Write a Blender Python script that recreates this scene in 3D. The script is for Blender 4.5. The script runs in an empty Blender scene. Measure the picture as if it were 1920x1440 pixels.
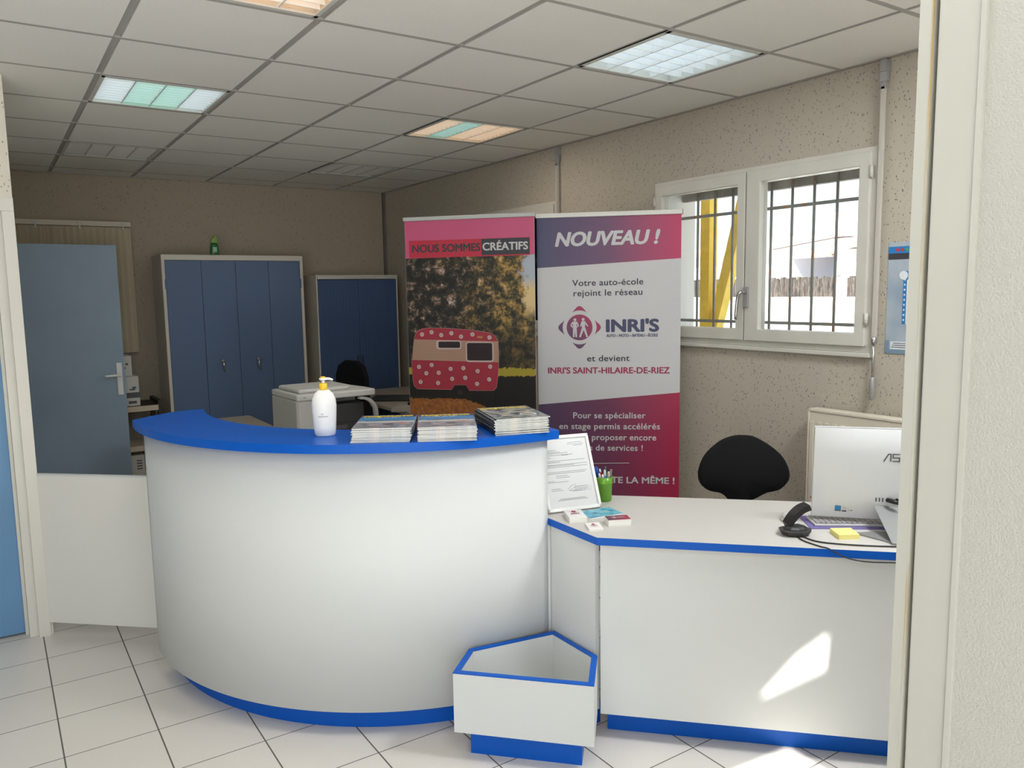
import bpy, bmesh, math, random
from mathutils import Vector, Matrix
random.seed(7)
sc = bpy.context.scene
COL = bpy.context.collection

# ------------------------------------------------------------------ camera
cam = bpy.data.cameras.new('camera'); cam_o = bpy.data.objects.new('camera', cam); COL.objects.link(cam_o)
RT, UP, FW = Vector((.83074, -.55645, -.01529)), Vector((.07815, .08939, .99293)), Vector((.55115, .82606, -.11774))
m = Matrix.Identity(4)
for i in range(3):
    m[i][0], m[i][1], m[i][2] = RT[i], UP[i], -FW[i]
m.translation = Vector((0, 0, 1.64))
cam_o.matrix_world = m
cam.sensor_width = 36; cam.lens = 1466.376 / 1920 * 36; cam.clip_start = .05
sc.camera = cam_o

# ------------------------------------------------------------------ light, exposure
SUN = Vector((-.85, -.53, .90)).normalized()          # towards the sun
w = bpy.data.worlds.new('sky'); sc.world = w; w.use_nodes = True
bg = w.node_tree.nodes['Background']; bg.inputs[0].default_value = (.80, .89, 1.0, 1); bg.inputs[1].default_value = 1.1
sun = bpy.data.lights.new('sun', 'SUN'); sun.energy = 9; sun.angle = .010; sun.color = (1, .95, .87)
sun_o = bpy.data.objects.new('sun', sun); COL.objects.link(sun_o)
sun_o.rotation_euler = SUN.to_track_quat('Z', 'Y').to_euler()


def area(name, loc, direction, sx, sy, energy, color, portal=False):
    a = bpy.data.lights.new(name, 'AREA'); a.shape = 'RECTANGLE'; a.size = sx; a.size_y = sy
    a.energy = energy; a.color = color
    if portal: a.cycles.is_portal = True
    o = bpy.data.objects.new(name, a); COL.objects.link(o); o.location = loc
    o.rotation_euler = (-Vector(direction)).to_track_quat('Z', 'Y').to_euler()
    return o


area('entrance_daylight', (-1.6, -2.3, 1.0), (.55, 1, .3), 2.6, 1.9, 21, (.98, .99, 1.0))
area('entrance_portal', (-.7, .38, 1.33), (0, 1, 0), 3.5, 2.6, 1, (1, 1, 1), True)
area('window_portal', (3.72, 2.81, 1.80), (-1, 0, 0), 1.35, .9, 1, (1, 1, 1), True)
area('rear_window_portal', (3.72, 5.23, 1.80), (-1, 0, 0), 1.35, .9, 1, (1, 1, 1), True)
sc.view_settings.view_transform = 'Standard'; sc.view_settings.look = 'None'
sc.view_settings.gamma = 1; sc.view_settings.use_curve_mapping = False
sc.view_settings.exposure = .67
sc.cycles.max_bounces = 10; sc.cycles.diffuse_bounces = 6; sc.cycles.transparent_max_bounces = 12
sc.cycles.sample_clamp_indirect = 6
try:
    sc.cycles.use_denoising = True
except Exception:
    pass


# ------------------------------------------------------------------ materials
def lin(r, g, b):
    f = lambda c: c / 255 / 12.92 if c <= 10 else ((c / 255 + .055) / 1.055) ** 2.4
    return (f(r), f(g), f(b))


MATS = {}


def mat(name, rgb, rough=.5, metal=0, spec=.5, noise=None, bump=None, emit=0, trans=0, alpha=1):
    if name in MATS: return MATS[name]
    M = bpy.data.materials.new(name); M.use_nodes = True; nt = M.node_tree; b = nt.nodes['Principled BSDF']
    c = (*rgb, 1)
    b.inputs['Base Color'].default_value = c; b.inputs['Roughness'].default_value = rough
    b.inputs['Metallic'].default_value = metal; b.inputs['Specular IOR Level'].default_value = spec
    if emit:
        b.inputs['Emission Color'].default_value = c; b.inputs['Emission Strength'].default_value = emit
    if trans: b.inputs['Transmission Weight'].default_value = trans
    tc = nt.nodes.new('ShaderNodeTexCoord')
    if noise:
        sc_, amt = noise
        n = nt.nodes.new('ShaderNodeTexNoise'); n.inputs['Scale'].default_value = sc_; n.inputs['Detail'].default_value = 5
        nt.links.new(tc.outputs['Object'], n.inputs['Vector'])
        mx = nt.nodes.new('ShaderNodeMix'); mx.data_type = 'RGBA'; mx.blend_type = 'MULTIPLY'
        mx.inputs[6].default_value = c; mx.inputs[0].default_value = 1
        rp = nt.nodes.new('ShaderNodeMapRange'); rp.inputs[1].default_value = .3; rp.inputs[2].default_value = .7
        rp.inputs[3].default_value = 1 - amt; rp.inputs[4].default_value = 1
        nt.links.new(n.outputs[0], rp.inputs[0]); nt.links.new(rp.outputs[0], mx.inputs[7])
        nt.links.new(mx.outputs[2], b.inputs['Base Color'])
    if bump:
        sc_, st = bump
        n = nt.nodes.new('ShaderNodeTexNoise'); n.inputs['Scale'].default_value = sc_; n.inputs['Detail'].default_value = 4
        nt.links.new(tc.outputs['Object'], n.inputs['Vector'])
        bp = nt.nodes.new('ShaderNodeBump'); bp.inputs['Strength'].default_value = st; bp.inputs['Distance'].default_value = .01
        nt.links.new(n.outputs[0], bp.inputs['Height']); nt.links.new(bp.outputs[0], b.inputs['Normal'])
    MATS[name] = M
    return M


def nodes(M): return M.node_tree.nodes, M.node_tree.links, M.node_tree.nodes['Principled BSDF']


def math_node(N, L, op, a, b=None, clamp=False):
    n = N.new('ShaderNodeMath'); n.operation = op; n.use_clamp = clamp
    for k, v in enumerate((a, b)):
        if v is None: continue
        if isinstance(v, (int, float)): n.inputs[k].default_value = v
        else: L.new(v, n.inputs[k])
    return n.outputs[0]


def mixc(N, L, fac, a, b):
    n = N.new('ShaderNodeMix'); n.data_type = 'RGBA'
    if isinstance(fac, (int, float)): n.inputs[0].default_value = fac
    else: L.new(fac, n.inputs[0])
    for k, v in ((6, a), (7, b)):
        if isinstance(v, tuple): n.inputs[k].default_value = (*v[:3], 1)
        else: L.new(v, n.inputs[k])
    return n.outputs[2]


def ramp(N, L, fac, stops, const=False):
    n = N.new('ShaderNodeValToRGB'); L.new(fac, n.inputs[0]); cr = n.color_ramp
    if const: cr.interpolation = 'CONSTANT'
    while len(cr.elements) < len(stops): cr.elements.new(.5)
    for e, (p, c) in zip(cr.elements, stops): e.position = p; e.color = (*c, 1)
    return n.outputs[0]


def tex_noise(N, L, vec, scale, detail=4, rough=.5):
    n = N.new('ShaderNodeTexNoise'); n.inputs['Scale'].default_value = scale; n.inputs['Detail'].default_value = detail
    n.inputs['Roughness'].default_value = rough; L.new(vec, n.inputs['Vector']); return n


def speckle(name, base, fleck, scale=55, amount=.10, bump=.25):
    """off-white wall covering with small dark flecks and a fine grain"""
    M = mat(name, base, .85, spec=.2); N, L, B = nodes(M)
    tc = N.new('ShaderNodeTexCoord'); mp = N.new('ShaderNodeMapping'); mp.inputs['Scale'].default_value = (1, 1, .55)
    L.new(tc.outputs['Object'], mp.inputs[0])
    wob = tex_noise(N, L, mp.outputs[0], 60, 2)
    v = N.new('ShaderNodeTexVoronoi'); v.inputs['Scale'].default_value = scale
    vm = N.new('ShaderNodeVectorMath'); vm.operation = 'MULTIPLY_ADD'; vm.inputs[1].default_value = (.012, .012, .012)
    L.new(wob.outputs[1], vm.inputs[0]); L.new(mp.outputs[0], vm.inputs[2]); L.new(vm.outputs[0], v.inputs['Vector'])
    sep = N.new('ShaderNodeSeparateColor'); L.new(v.outputs['Color'], sep.inputs[0])
    pick = math_node(N, L, 'GREATER_THAN', sep.outputs[0], .38)
    size = math_node(N, L, 'MULTIPLY', sep.outputs[1], .36)
    dot = math_node(N, L, 'LESS_THAN', v.outputs['Distance'], size)
    f = math_node(N, L, 'MULTIPLY', math_node(N, L, 'MULTIPLY', pick, dot), math_node(N, L, 'MULTIPLY_ADD', sep.outputs[2], .7))
    big = tex_noise(N, L, tc.outputs['Object'], 2.2, 5)
    c0 = mixc(N, L, math_node(N, L, 'MULTIPLY', big.outputs[0], amount * 2), base, tuple(k * .80 for k in base))
    L.new(mixc(N, L, math_node(N, L, 'MINIMUM', f, .85), c0, fleck), B.inputs['Base Color'])
    g = tex_noise(N, L, tc.outputs['Object'], 140, 3)
    bp = N.new('ShaderNodeBump'); bp.inputs['Strength'].default_value = bump; bp.inputs['Distance'].default_value = .006
    L.new(g.outputs[0], bp.inputs['Height']); L.new(bp.outputs[0], B.inputs['Normal'])
    return M


M_WALL = speckle('speckled_wall', (.48, .435, .36), (.13, .12, .11), 125)
M_WALL2 = speckle('plain_speckled_wall', (.43, .37, .29), (.25, .23, .2), 80, .1, .15)
M_PLASTER = mat('cream_plaster', (.42, .418, .375), .9, spec=.2, bump=(330, .30))
M_FRAME = mat('cream_painted_frame', (.70, .68, .61), .45, noise=(3, .05))
M_JAMB = mat('jamb_paint', (.44, .435, .39), .6, spec=.25, noise=(3, .05))
M_WIN = mat('white_window_paint', (.62, .60, .54), .4, noise=(6, .08))
M_CEIL = mat('ceiling_tile', (.83, .81, .765), .9, spec=.15, noise=(140, .05))
M_GRID = mat('ceiling_grid_metal', (.43, .41, .38), .6)
M_WHITE = mat('white_laminate', (.655, .67, .66), .5, spec=.25)
M_BLUE = mat('blue_laminate', (.003, .098, .50), .36, spec=.2)
M_CAB = mat('cabinet_blue_metal', (.10, .16, .29), .5, noise=(1.5, .1))
M_CABF = mat('cabinet_cream_metal', (.66, .62, .54), .5)
M_DOOR = mat('door_blue_paint', (.13, .29, .50), .5, noise=(2.5, .1))
M_DOOR2 = mat('slate_blue_paint', (.27, .36, .46), .5, noise=(2.5, .1))
M_BLACK = mat('black_plastic', (.012, .012, .013), .45)
M_FABRIC = mat('black_fabric', (.011, .011, .012), .9, spec=.15, bump=(500, .3))
M_CHROME = mat('chrome', (.62, .61, .59), .25, metal=1)
M_ALU = mat('aluminium', (.70, .70, .67), .4, metal=.6)
M_GREY = mat('grey_metal', (.36, .36, .36), .5, metal=.3)
M_IRON = mat('rusty_iron', (.11, .105, .10), .75, spec=.3)
N, L, B = nodes(M_IRON)
_tc = N.new('ShaderNodeTexCoord'); _n = tex_noise(N, L, _tc.outputs['Object'], 9, 6, .7)
L.new(ramp(N, L, _n.outputs[0], [(.35, (.26, .26, .27)), (.54, (.32, .31, .30)), (.64, (.42, .22, .13)), (.8, (.45, .38, .30))]), B.inputs['Base Color'])
M_PAPER = mat('paper_edges', (.80, .79, .74), .8, spec=.2)
M_PWHITE = mat('white_plastic', (.80, .80, .78), .3)
M_LGREY = mat('light_grey_plastic', (.58, .58, .56), .45)
M_DGREY = mat('dark_grey_plastic', (.035, .035, .036), .5)
M_DESK = mat('beige_desk_laminate', (.42, .36, .30), .55, noise=(4, .1))
M_CARD = mat('white_cardboard', (.66, .64, .60), .8)
M_YEL = mat('yellow_plastic', (.86, .55, .03), .4)
M_YPOST = mat('yellow_painted_timber', (.90, .64, .09), .6, noise=(12, .2))
M_OUT = mat('white_render', (.86, .85, .82), .9, spec=.1)
M_TILEROOF = mat('clay_roof_tiles', (.78, .62, .55), .9)
M_BROWN = mat('brown_timber', (.055, .038, .03), .6, noise=(8, .3))
M_INK = mat('dark_print', (.04, .04, .05), .6)
M_NAVY = mat('navy_print', (.055, .06, .12), .6)
M_PRINTW = mat('white_print', (.53, .525, .53), .55)
M_WINE = mat('wine_print', (.32, .02, .075), .55)
M_CREAMRAD = mat('cream_radiator_enamel', (.70, .64, .53), .4)

# floor tiles, 31 cm with a thin dark joint
M_FLOOR = mat('cream_floor_tiles', (.70, .665, .62), .33, spec=.45); N, L, B = nodes(M_FLOOR)
tc = N.new('ShaderNodeTexCoord'); sx = N.new('ShaderNodeSeparateXYZ'); L.new(tc.outputs['Object'], sx.inputs[0])
S = .3134
fx = math_node(N, L, 'DIVIDE', math_node(N, L, 'SUBTRACT', sx.outputs[0], .108 - 20 * S), S)
fy = math_node(N, L, 'DIVIDE', math_node(N, L, 'SUBTRACT', sx.outputs[1], 4.038 - 40 * S), S)


def edge(c, wd):
    fr = math_node(N, L, 'FRACT', c)
    d = math_node(N, L, 'MINIMUM', fr, math_node(N, L, 'SUBTRACT', 1, fr))
    return math_node(N, L, 'LESS_THAN', d, wd)


joint = math_node(N, L, 'MAXIMUM', edge(fx, .0085), edge(fy, .0065))
cmb = N.new('ShaderNodeCombineXYZ'); L.new(math_node(N, L, 'FLOOR', fx), cmb.inputs[0]); L.new(math_node(N, L, 'FLOOR', fy), cmb.inputs[1])
wn = N.new('ShaderNodeTexWhiteNoise'); L.new(cmb.outputs[0], wn.inputs[0])
tone = mixc(N, L, wn.outputs[0], (.74, .71, .665), (.71, .68, .635))
mott = tex_noise(N, L, tc.outputs['Object'], 60, 3)
tone = mixc(N, L, math_node(N, L, 'MULTIPLY', mott.outputs[0], .12), tone, (.5, .47, .42))
L.new(mixc(N, L, joint, tone, (.13, .12, .10)), B.inputs['Base Color'])
L.new(math_node(N, L, 'MULTIPLY_ADD', joint, .5), B.inputs['Roughness'])
rr = math_node(N, L, 'ADD', math_node(N, L, 'MULTIPLY', joint, .5), .33); L.new(rr, B.inputs['Roughness'])
bp = N.new('ShaderNodeBump'); bp.inputs['Strength'].default_value = .5; bp.inputs['Distance'].default_value = .002; bp.invert = True
L.new(joint, bp.inputs['Height']); L.new(bp.outputs[0], B.inputs['Normal'])

# window glass: clear with a faint reflection
M_GLASS = bpy.data.materials.new('window_glass'); M_GLASS.use_nodes = True
N, L = M_GLASS.node_tree.nodes, M_GLASS.node_tree.links
N.remove(N['Principled BSDF'])
tr = N.new('ShaderNodeBsdfTransparent'); gl = N.new('ShaderNodeBsdfGlossy'); gl.inputs['Roughness'].default_value = .02
fr = N.new('ShaderNodeFresnel'); fr.inputs[0].default_value = 1.35; mx = N.new('ShaderNodeMixShader')
tr.inputs[0].default_value = (.96, .98, .97, 1)
L.new(fr.outputs[0], mx.inputs[0]); L.new(tr.outputs[0], mx.inputs[1]); L.new(gl.outputs[0], mx.inputs[2]); L.new(mx.outputs[0], N['Material Output'].inputs[0])

M_ACRYL = bpy.data.materials.new('clear_acrylic'); M_ACRYL.use_nodes = True
N, L = M_ACRYL.node_tree.nodes, M_ACRYL.node_tree.links
N.remove(N['Principled BSDF'])
tr = N.new('ShaderNodeBsdfTransparent'); gl = N.new('ShaderNodeBsdfGlossy'); gl.inputs['Roughness'].default_value = .04
fr = N.new('ShaderNodeFresnel'); fr.inputs[0].default_value = 1.5; mx = N.new('ShaderNodeMixShader')
L.new(fr.outputs[0], mx.inputs[0]); L.new(tr.outputs[0], mx.inputs[1]); L.new(gl.outputs[0], mx.inputs[2]); L.new(mx.outputs[0], N['Material Output'].inputs[0])


# ------------------------------------------------------------------ mesh helpers
def NB(): return bmesh.new()


def box(bm, lo, hi, mi=0, M=None, bev=0):
    x0, y0, z0 = lo; x1, y1, z1 = hi
    vs = [bm.verts.new((x, y, z)) for x in (x0, x1) for y in (y0, y1) for z in (z0, z1)]
    fs = [bm.faces.new([vs[k] for k in f]) for f in ((0, 1, 3, 2), (4, 6, 7, 5), (0, 4, 5, 1), (2, 3, 7, 6), (0, 2, 6, 4), (1, 5, 7, 3))]
    for f in fs: f.material_index = mi
    if bev:
        r = bmesh.ops.bevel(bm, geom=list({e for f in fs for e in f.edges}), offset=bev, segments=2, affect='EDGES', profile=.6)
        for f in r['faces']: f.material_index = mi
        vs = list({v for f in r['faces'] for v in f.verts} | {v for v in vs if v.is_valid})
    if M is not None: bmesh.ops.transform(bm, matrix=M, verts=vs)
    return vs


def prism(bm, poly, z0, z1, mi=0, mi_side=None, f=None):
    """extrude a plan polygon between two heights; f maps (x, y, z) to a point"""
    f = f or (lambda x, y, z: (x, y, z))
    a = [bm.verts.new(f(x, y, z0)) for x, y in poly]; b = [bm.verts.new(f(x, y, z1)) for x, y in poly]
    n = len(poly); ms = mi if mi_side is None else mi_side
    for k in range(n):
        q = bm.faces.new((a[k], a[(k + 1) % n], b[(k + 1) % n], b[k])); q.material_index = ms
    for loop, flip in ((a, True), (b, False)):
        q = bm.faces.new(loop[::-1] if flip else loop); q.material_index = mi
    return a + b


def wall_strip(bm, outer, inner, z0, z1, mi=0, closed=False):
    """solid sheet between two plan polylines of equal length"""
    n = len(outer)
    rings = [[bm.verts.new((*p, z)) for p in line] for line in (outer, inner) for z in (z0, z1)]
    o0, o1, i0, i1 = rings
    rng = range(n if closed else n - 1)
    for k in rng:
        j = (k + 1) % n
        for q in ((o0[k], o0[j], o1[j], o1[k]), (i0[j], i0[k], i1[k], i1[j]), (o1[k], o1[j], i1[j], i1[k]), (o0[j], o0[k], i0[k], i0[j])):
            bm.faces.new(q).material_index = mi
    if not closed:
        for k in (0, n - 1):
            bm.faces.new((o0[k], o1[k], i1[k], i0[k])).material_index = mi


def frame4(bm, o, i, d0, d1, f):
    """rectangular ring: o and i are (a0, a1, b0, b1); extruded d0..d1; f maps (a, b, d)"""
    oc = [(o[0], o[2]), (o[1], o[2]), (o[1], o[3]), (o[0], o[3])]; ic = [(i[0], i[2]), (i[1], i[2]), (i[1], i[3]), (i[0], i[3])]
    V_ = [[bm.verts.new(f(a, b, d)) for a, b in c] for c in (oc, ic) for d in (d0, d1)]
    for k in range(4):
        j = (k + 1) % 4
        for q in ((V_[0][k], V_[0][j], V_[1][j], V_[1][k]), (V_[2][j], V_[2][k], V_[3][k], V_[3][j]), (V_[1][k], V_[1][j], V_[3][j], V_[3][k]), (V_[0][j], V_[0][k], V_[2][k], V_[2][j])):
            bm.faces.new(q)


def lathe(bm, prof, seg=24, c=(0, 0, 0), sy=1, mi=0, axis='z'):
    rings = []
    for r, z in prof:
        ring = []
        for k in range(seg):
            a = 2 * math.pi * k / seg
            p = (r * math.cos(a), r * sy * math.sin(a), z)
            if axis == 'y': p = (p[0], p[2], p[1])
            if axis == 'x': p = (p[2], p[0], p[1])
            ring.append(bm.verts.new((c[0] + p[0], c[1] + p[1], c[2] + p[2])))
        rings.append(ring)
    for a, b in zip(rings, rings[1:]):
        for k in range(seg):
            f = bm.faces.new((a[k], a[(k + 1) % seg], b[(k + 1) % seg], b[k])); f.material_index = mi; f.smooth = True
    for ring in (rings[0], rings[-1]):
        f = bm.faces.new(ring); f.material_index = mi


def tube(bm, pts, r, seg=8, mi=0):
    pts = [Vector(p) for p in pts]; rs = r if isinstance(r, (list, tuple)) else [r] * len(pts)
    rings = []
    for k, p in enumerate(pts):
        d = (pts[min(k + 1, len(pts) - 1)] - pts[max(k - 1, 0)]).normalized()
        u = d.cross(Vector((0, 0, 1)) if abs(d.z) < .95 else Vector((1, 0, 0))).normalized(); v = d.cross(u)
        rings.append([bm.verts.new(p + (u * math.cos(2 * math.pi * q / seg) + v * math.sin(2 * math.pi * q / seg)) * rs[k]) for q in range(seg)])
    for a, b in zip(rings, rings[1:]):
        for q in range(seg):
            f = bm.faces.new((a[q], a[(q + 1) % seg], b[(q + 1) % seg], b[q])); f.smooth = True; f.material_index = mi
    for ring in (rings[0], rings[-1]):
        bm.faces.new(ring).material_index = mi


def smooth_curve(pts, n=8):
    """Catmull-Rom through 3-D points"""
    P = [Vector(p) for p in pts]; P = [P[0] * 2 - P[1]] + P + [P[-1] * 2 - P[-2]]; out = []
    for k in range(1, len(P) - 2):
        a, b, c, d = P[k - 1:k + 3]
        for q in range(n):
            t = q / n
            out.append(.5 * ((2 * b) + (c - a) * t + (2 * a - 5 * b + 4 * c - d) * t * t + (3 * b - a - 3 * c + d) * t ** 3))
    out.append(P[-2]); return out


def poly(bm, pts, mi=0):
    f = bm.faces.new([bm.verts.new(p) for p in pts]); f.material_index = mi; return f


_font = {}


def glyphs(s, bold=0.0, shear=0.0, space=1.0):
    key = (s, bold, shear, space)
    if key not in _font:
        cu = bpy.data.curves.new('text', 'FONT'); cu.body = s; cu.offset = bold; cu.shear = shear; cu.space_character = space
        cu.resolution_u = 4
        o = bpy.data.objects.new('text', cu); COL.objects.link(o); bpy.context.view_layer.update()
        me = bpy.data.meshes.new_from_object(o.evaluated_get(bpy.context.evaluated_depsgraph_get()))
        _font[key] = ([tuple(v.co) for v in me.vertices], [tuple(p.vertices) for p in me.polygons])
        bpy.data.meshes.remove(me); bpy.data.objects.remove(o); bpy.data.curves.remove(cu)
    return _font[key]


def text(bm, s, a0, a1, base, cap, fmap, bold=0.0, shear=0.0, space=1.0, mi=0, slope=0.0):
    """lettering fitted between a0 and a1, baseline at base, capital height cap; bold thickens the strokes"""
    vs, fs = glyphs(s, 0.0, shear, space)
    cv, _ = glyphs('H', 0.0, 0, 1.0)
    ch = max(v[1] for v in cv) - min(v[1] for v in cv); b0 = min(v[1] for v in cv)
    x0 = min(v[0] for v in vs); x1 = max(v[0] for v in vs)
    kx = (a1 - a0) / (x1 - x0); ky = cap / ch
    g = bold * ky
    sh = [(0, 0)] if not bold else [(g * math.cos(k * math.pi / 4), .7 * g * math.sin(k * math.pi / 4)) for k in range(8)]
    p0, p1, p2 = (Vector(fmap(*q)) for q in ((a0, base), (a0 + .01, base), (a0, base + .01)))
    nrm = (p1 - p0).cross(p2 - p0).normalized()
    for kk, (dx, dy) in enumerate(sh):
        nv = [bm.verts.new(nrm * (kk * 5e-5) + Vector(fmap(a0 + (v[0] - x0) * kx + dx, base + (v[1] - b0) * ky + slope * (v[0] - x0) * kx + dy))) for v in vs]
        for f in fs:
            try: bm.faces.new([nv[k] for k in f]).material_index = mi
            except ValueError: pass


def obj(name, bm, mats, parent=None, smooth=False, bev=0, recalc=True):
    if recalc: bmesh.ops.recalc_face_normals(bm, faces=bm.faces)
    me = bpy.data.meshes.new(name); bm.to_mesh(me); bm.free()
    for q in (mats if isinstance(mats, (list, tuple)) else [mats]): me.materials.append(q)
    if smooth:
        for p in me.polygons: p.use_smooth = True
    o = bpy.data.objects.new(name, me); COL.objects.link(o)
    if parent: o.parent = parent
    if bev:
        b = o.modifiers.new('bevel', 'BEVEL'); b.width = bev; b.segments = 2; b.limit_method = 'ANGLE'; b.angle_limit = .7
    return o


def tag(o, label, cat, group=None, kind=None):
    o['label'] = label; o['category'] = cat
    if group: o['group'] = group
    if kind: o['kind'] = kind
    return o


def thing(name, label, cat, loc=(0, 0, 0), rotz=0, group=None):
    o = bpy.data.objects.new(name, None); COL.objects.link(o); o.empty_display_size = .05
    o.location = loc; o.rotation_euler = (0, 0, rotz)
    return tag(o, label, cat, group)


def struct(name, bm, mats, label, cat, parent=None, bev=0):
    o = obj(name, bm, mats, parent, bev=bev)
    if not parent: tag(o, label, cat, None, 'structure')
    return o


# ================================================================== SETTING
CZ = 2.649; XR = 3.43; YB = 7.42
bm = NB(); box(bm, (-4.6, .40, -.1), (3.5, 7.5, 0))
struct('floor', bm, M_FLOOR, 'cream square tiled floor with thin dark joints', 'floor')
bm = NB(); box(bm, (-30, -30, -.2), (60, .40, -.02)); box(bm, (3.74, .40, -.2), (60, 60, -.02)); box(bm, (-30, .4, -.2), (-4.8, 60, -.02))
struct('ground', bm, mat('pale_concrete', (.62, .61, .58), .9), 'pale sunlit paving outside the building', 'ground')

# suspended ceiling: tiles drop below the grid flanges; six cells hold light fittings, two more hold added ones
GX, GY, T = .508, 3.509, .6
FIT = {(0, 1): 'mint', (0, -2): 'peach', (3, 1): 'mixed', (3, -2): 'white', (0, 4): 'off', (3, 4): 'off', (0, -5): 'added_entry', (3, -5): 'added_entry'}  # front pair is out of view, added to light the desk and floor
bm = NB(); bg_ = NB()
xmin, xmax, ymin, ymax = -4.5, XR, .41, YB
for i in range(-9, 5):
    for j in range(-6, 7):
        if (i, j) in FIT: continue
        x0, x1 = max(GX + i * T + .015, xmin), min(GX + (i + 1) * T - .015, xmax)
        y0, y1 = max(GY + j * T + .012, ymin), min(GY + (j + 1) * T - .012, ymax)
        if x1 - x0 > .02 and y1 - y0 > .02: box(bm, (x0, y0, CZ), (x1, y1, CZ + .02))
ceil = struct('ceiling', bm, M_CEIL, 'suspended ceiling of off-white square tiles', 'ceiling')
for i in range(-9, 6):
    x = GX + i * T
    if xmin < x < xmax:
        box(bg_, (x - .012, ymin, CZ + .006), (x + .012, ymax, CZ + .03))
        for s in (-1, 1): box(bg_, (x + s * .0125 - .0015, ymin, CZ + .001), (x + s * .0125 + .0015, ymax, CZ + .03))
for j in range(-6, 8):
    y = GY + j * T
    if ymin < y < ymax: box(bg_, (xmin, y - .010, CZ - .0012), (xmax, y + .010, CZ + .03), 1)
obj('ceiling_grid', bg_, [M_GRID, mat('cross_tee_metal', (.40, .38, .35), .6)], ceil)
bm = NB(); box(bm, (XR - .022, ymin, CZ - .006), (XR, ymax, CZ + .0)); box(bm, (-.06, YB - .022, CZ - .006), (XR, YB, CZ))
struct('trim_1', bm, mat('edge_trim', (.34, .32, .29), .6), 'thin metal angle trim where the ceiling meets the walls', 'trim')
bm = NB(); box(bm, (-4.8, .30, 2.95), (4.05, 7.75, 3.1))
struct('roof', bm, M_OUT, 'flat roof slab over the office', 'roof')

# unseen sheet added to block the sun; its two holes shape the sun patches
HZ = 2.80
desk_patch = [(2.296, 1.525, .466), (2.291, 1.531, .335), (2.138, 1.686, .203), (2.228, 1.594, .378)]
floor_patch = [(2.262, 1.645, 0), (1.93, 1.675, 0), (2.03, 1.33, 0), (2.245, 1.40, 0)]
bm = NB(); edges = []
loops = [[(-11, -2.0), (1.5, -2.0), (1.5, .55), (-11, .55)]]
for P in (desk_patch, floor_patch):
    loops.append([(x + SUN.x / SUN.z * (HZ - z), y + SUN.y / SUN.z * (HZ - z)) for x, y, z in P])
for lp in loops:
    vs = [bm.verts.new((*p, HZ)) for p in lp]
    edges += [bm.edges.new((vs[k], vs[(k + 1) % len(vs)])) for k in range(len(vs))]
bmesh.ops.triangle_fill(bm, edges=edges, use_beauty=True)
r = bmesh.ops.extrude_face_region(bm, geom=list(bm.faces))
bmesh.ops.translate(bm, verts=[v for v in r['geom'] if isinstance(v, bmesh.types.BMVert)], vec=(0, 0, .006))
struct('sun_blocker', bm, M_OUT, 'thin unseen sheet added over the entrance to block the sun', 'canopy')

# right wall with two window openings
W1 = (2.115, 3.51); W2 = (4.525, 5.94); WZ = (1.34, 2.257)
bm = NB()
for a, b in ((.30, W1[0]), (W1[1], W2[0]), (W2[1], 7.75)): box(bm, (XR, a, -.1), (XR + .31, b, 2.95))
for a, b in (W1, W2):
    box(bm, (XR, a, -.1), (XR + .31, b, WZ[0])); box(bm, (XR, a, WZ[1]), (XR + .31, b, 2.95))
struct('wall_right', bm, M_WALL, 'speckled greige wall with the barred windows', 'wall')
bm = NB(); box(bm, (-.5, YB, -.1), (XR, YB + .3, 2.95))
struct('wall_back', bm, M_WALL2, 'dim beige speckled wall behind the blue cabinets', 'wall')
# partition: end facing the entrance holds the blue door, return runs back to the rear wall
bm = NB()
box(bm, (.095, 4.33, 0), (.14, 4.47, 2.95)); box(bm, (-.90, 4.33, 2.045), (.095, 4.47, 2.95)); box(bm, (-4.5, 4.33, 0), (-.90, 4.47, 2.95))
box(bm, (-.16, 4.47, 2.06), (-.06, 7.42, 2.95)); box(bm, (-.16, 4.47, 0), (-.06, 5.72, 2.06)); box(bm, (-.16, 6.66, 0), (-.06, 7.42, 2.06))
struct('wall_left', bm, speckle('pale_partition', (.70, .665, .58), (.3, .27, .22), 70, .08, .15), 'pale partition wall with the blue door at the left edge', 'wall')
bm = NB(); box(bm, (-4.8, .30, -.1), (-4.5, 7.7, 2.95)); box(bm, (-4.5, .40, 0), (-2.45, .59, 2.95)); box(bm, (-4.5, YB, -.1), (-.5, YB + .3, 2.95))
struct('wall_side', bm, M_PLASTER, 'white plaster side wall beyond the left of the entrance', 'wall')
# right entrance jamb
XJ = 1.05
bm = NB(); box(bm, (XJ, .30, -.02), (XR, .512, 2.95)); box(bm, (XJ + .05, .512, -.02), (XR, .590, 2.95))
struct('wall_entrance', bm, M_PLASTER, 'cream textured plaster jamb at the right edge', 'wall')
MS = mat('stained_frame_paint', (.78, .765, .70), .5); N, L, B = nodes(MS)
tc = N.new('ShaderNodeTexCoord'); mp = N.new('ShaderNodeMapping'); mp.inputs['Scale'].default_value = (60, 90, 2.2); L.new(tc.outputs['Object'], mp.inputs[0])
n1 = tex_noise(N, L, mp.outputs[0], 1.0, 4, .6)
L.new(ramp(N, L, n1.outputs[0], [(.0, (.46, .45, .40)), (.54, (.45, .44, .38)), (.64, (.40, .30, .15)), (.8, (.24, .15, .06))]), B.inputs['Base Color'])
bm = NB(); box(bm, (XJ - .003, .512, 0), (XJ + .05, .567, 2.649), bev=.002); box(bm, (XJ - .006, .507, 0), (XJ + .01, .5135, 2.649))
struct('trim_2', bm, M_JAMB, 'flat cream door frame board on the entrance jamb', 'trim')
bm = NB(); box(bm, (XJ - .004, .575, 0), (XJ + .05, .592, 2.649)); box(bm, (XJ - .0045, .5735, 0), (XJ + .045, .5755, 2.649), 1)
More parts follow.
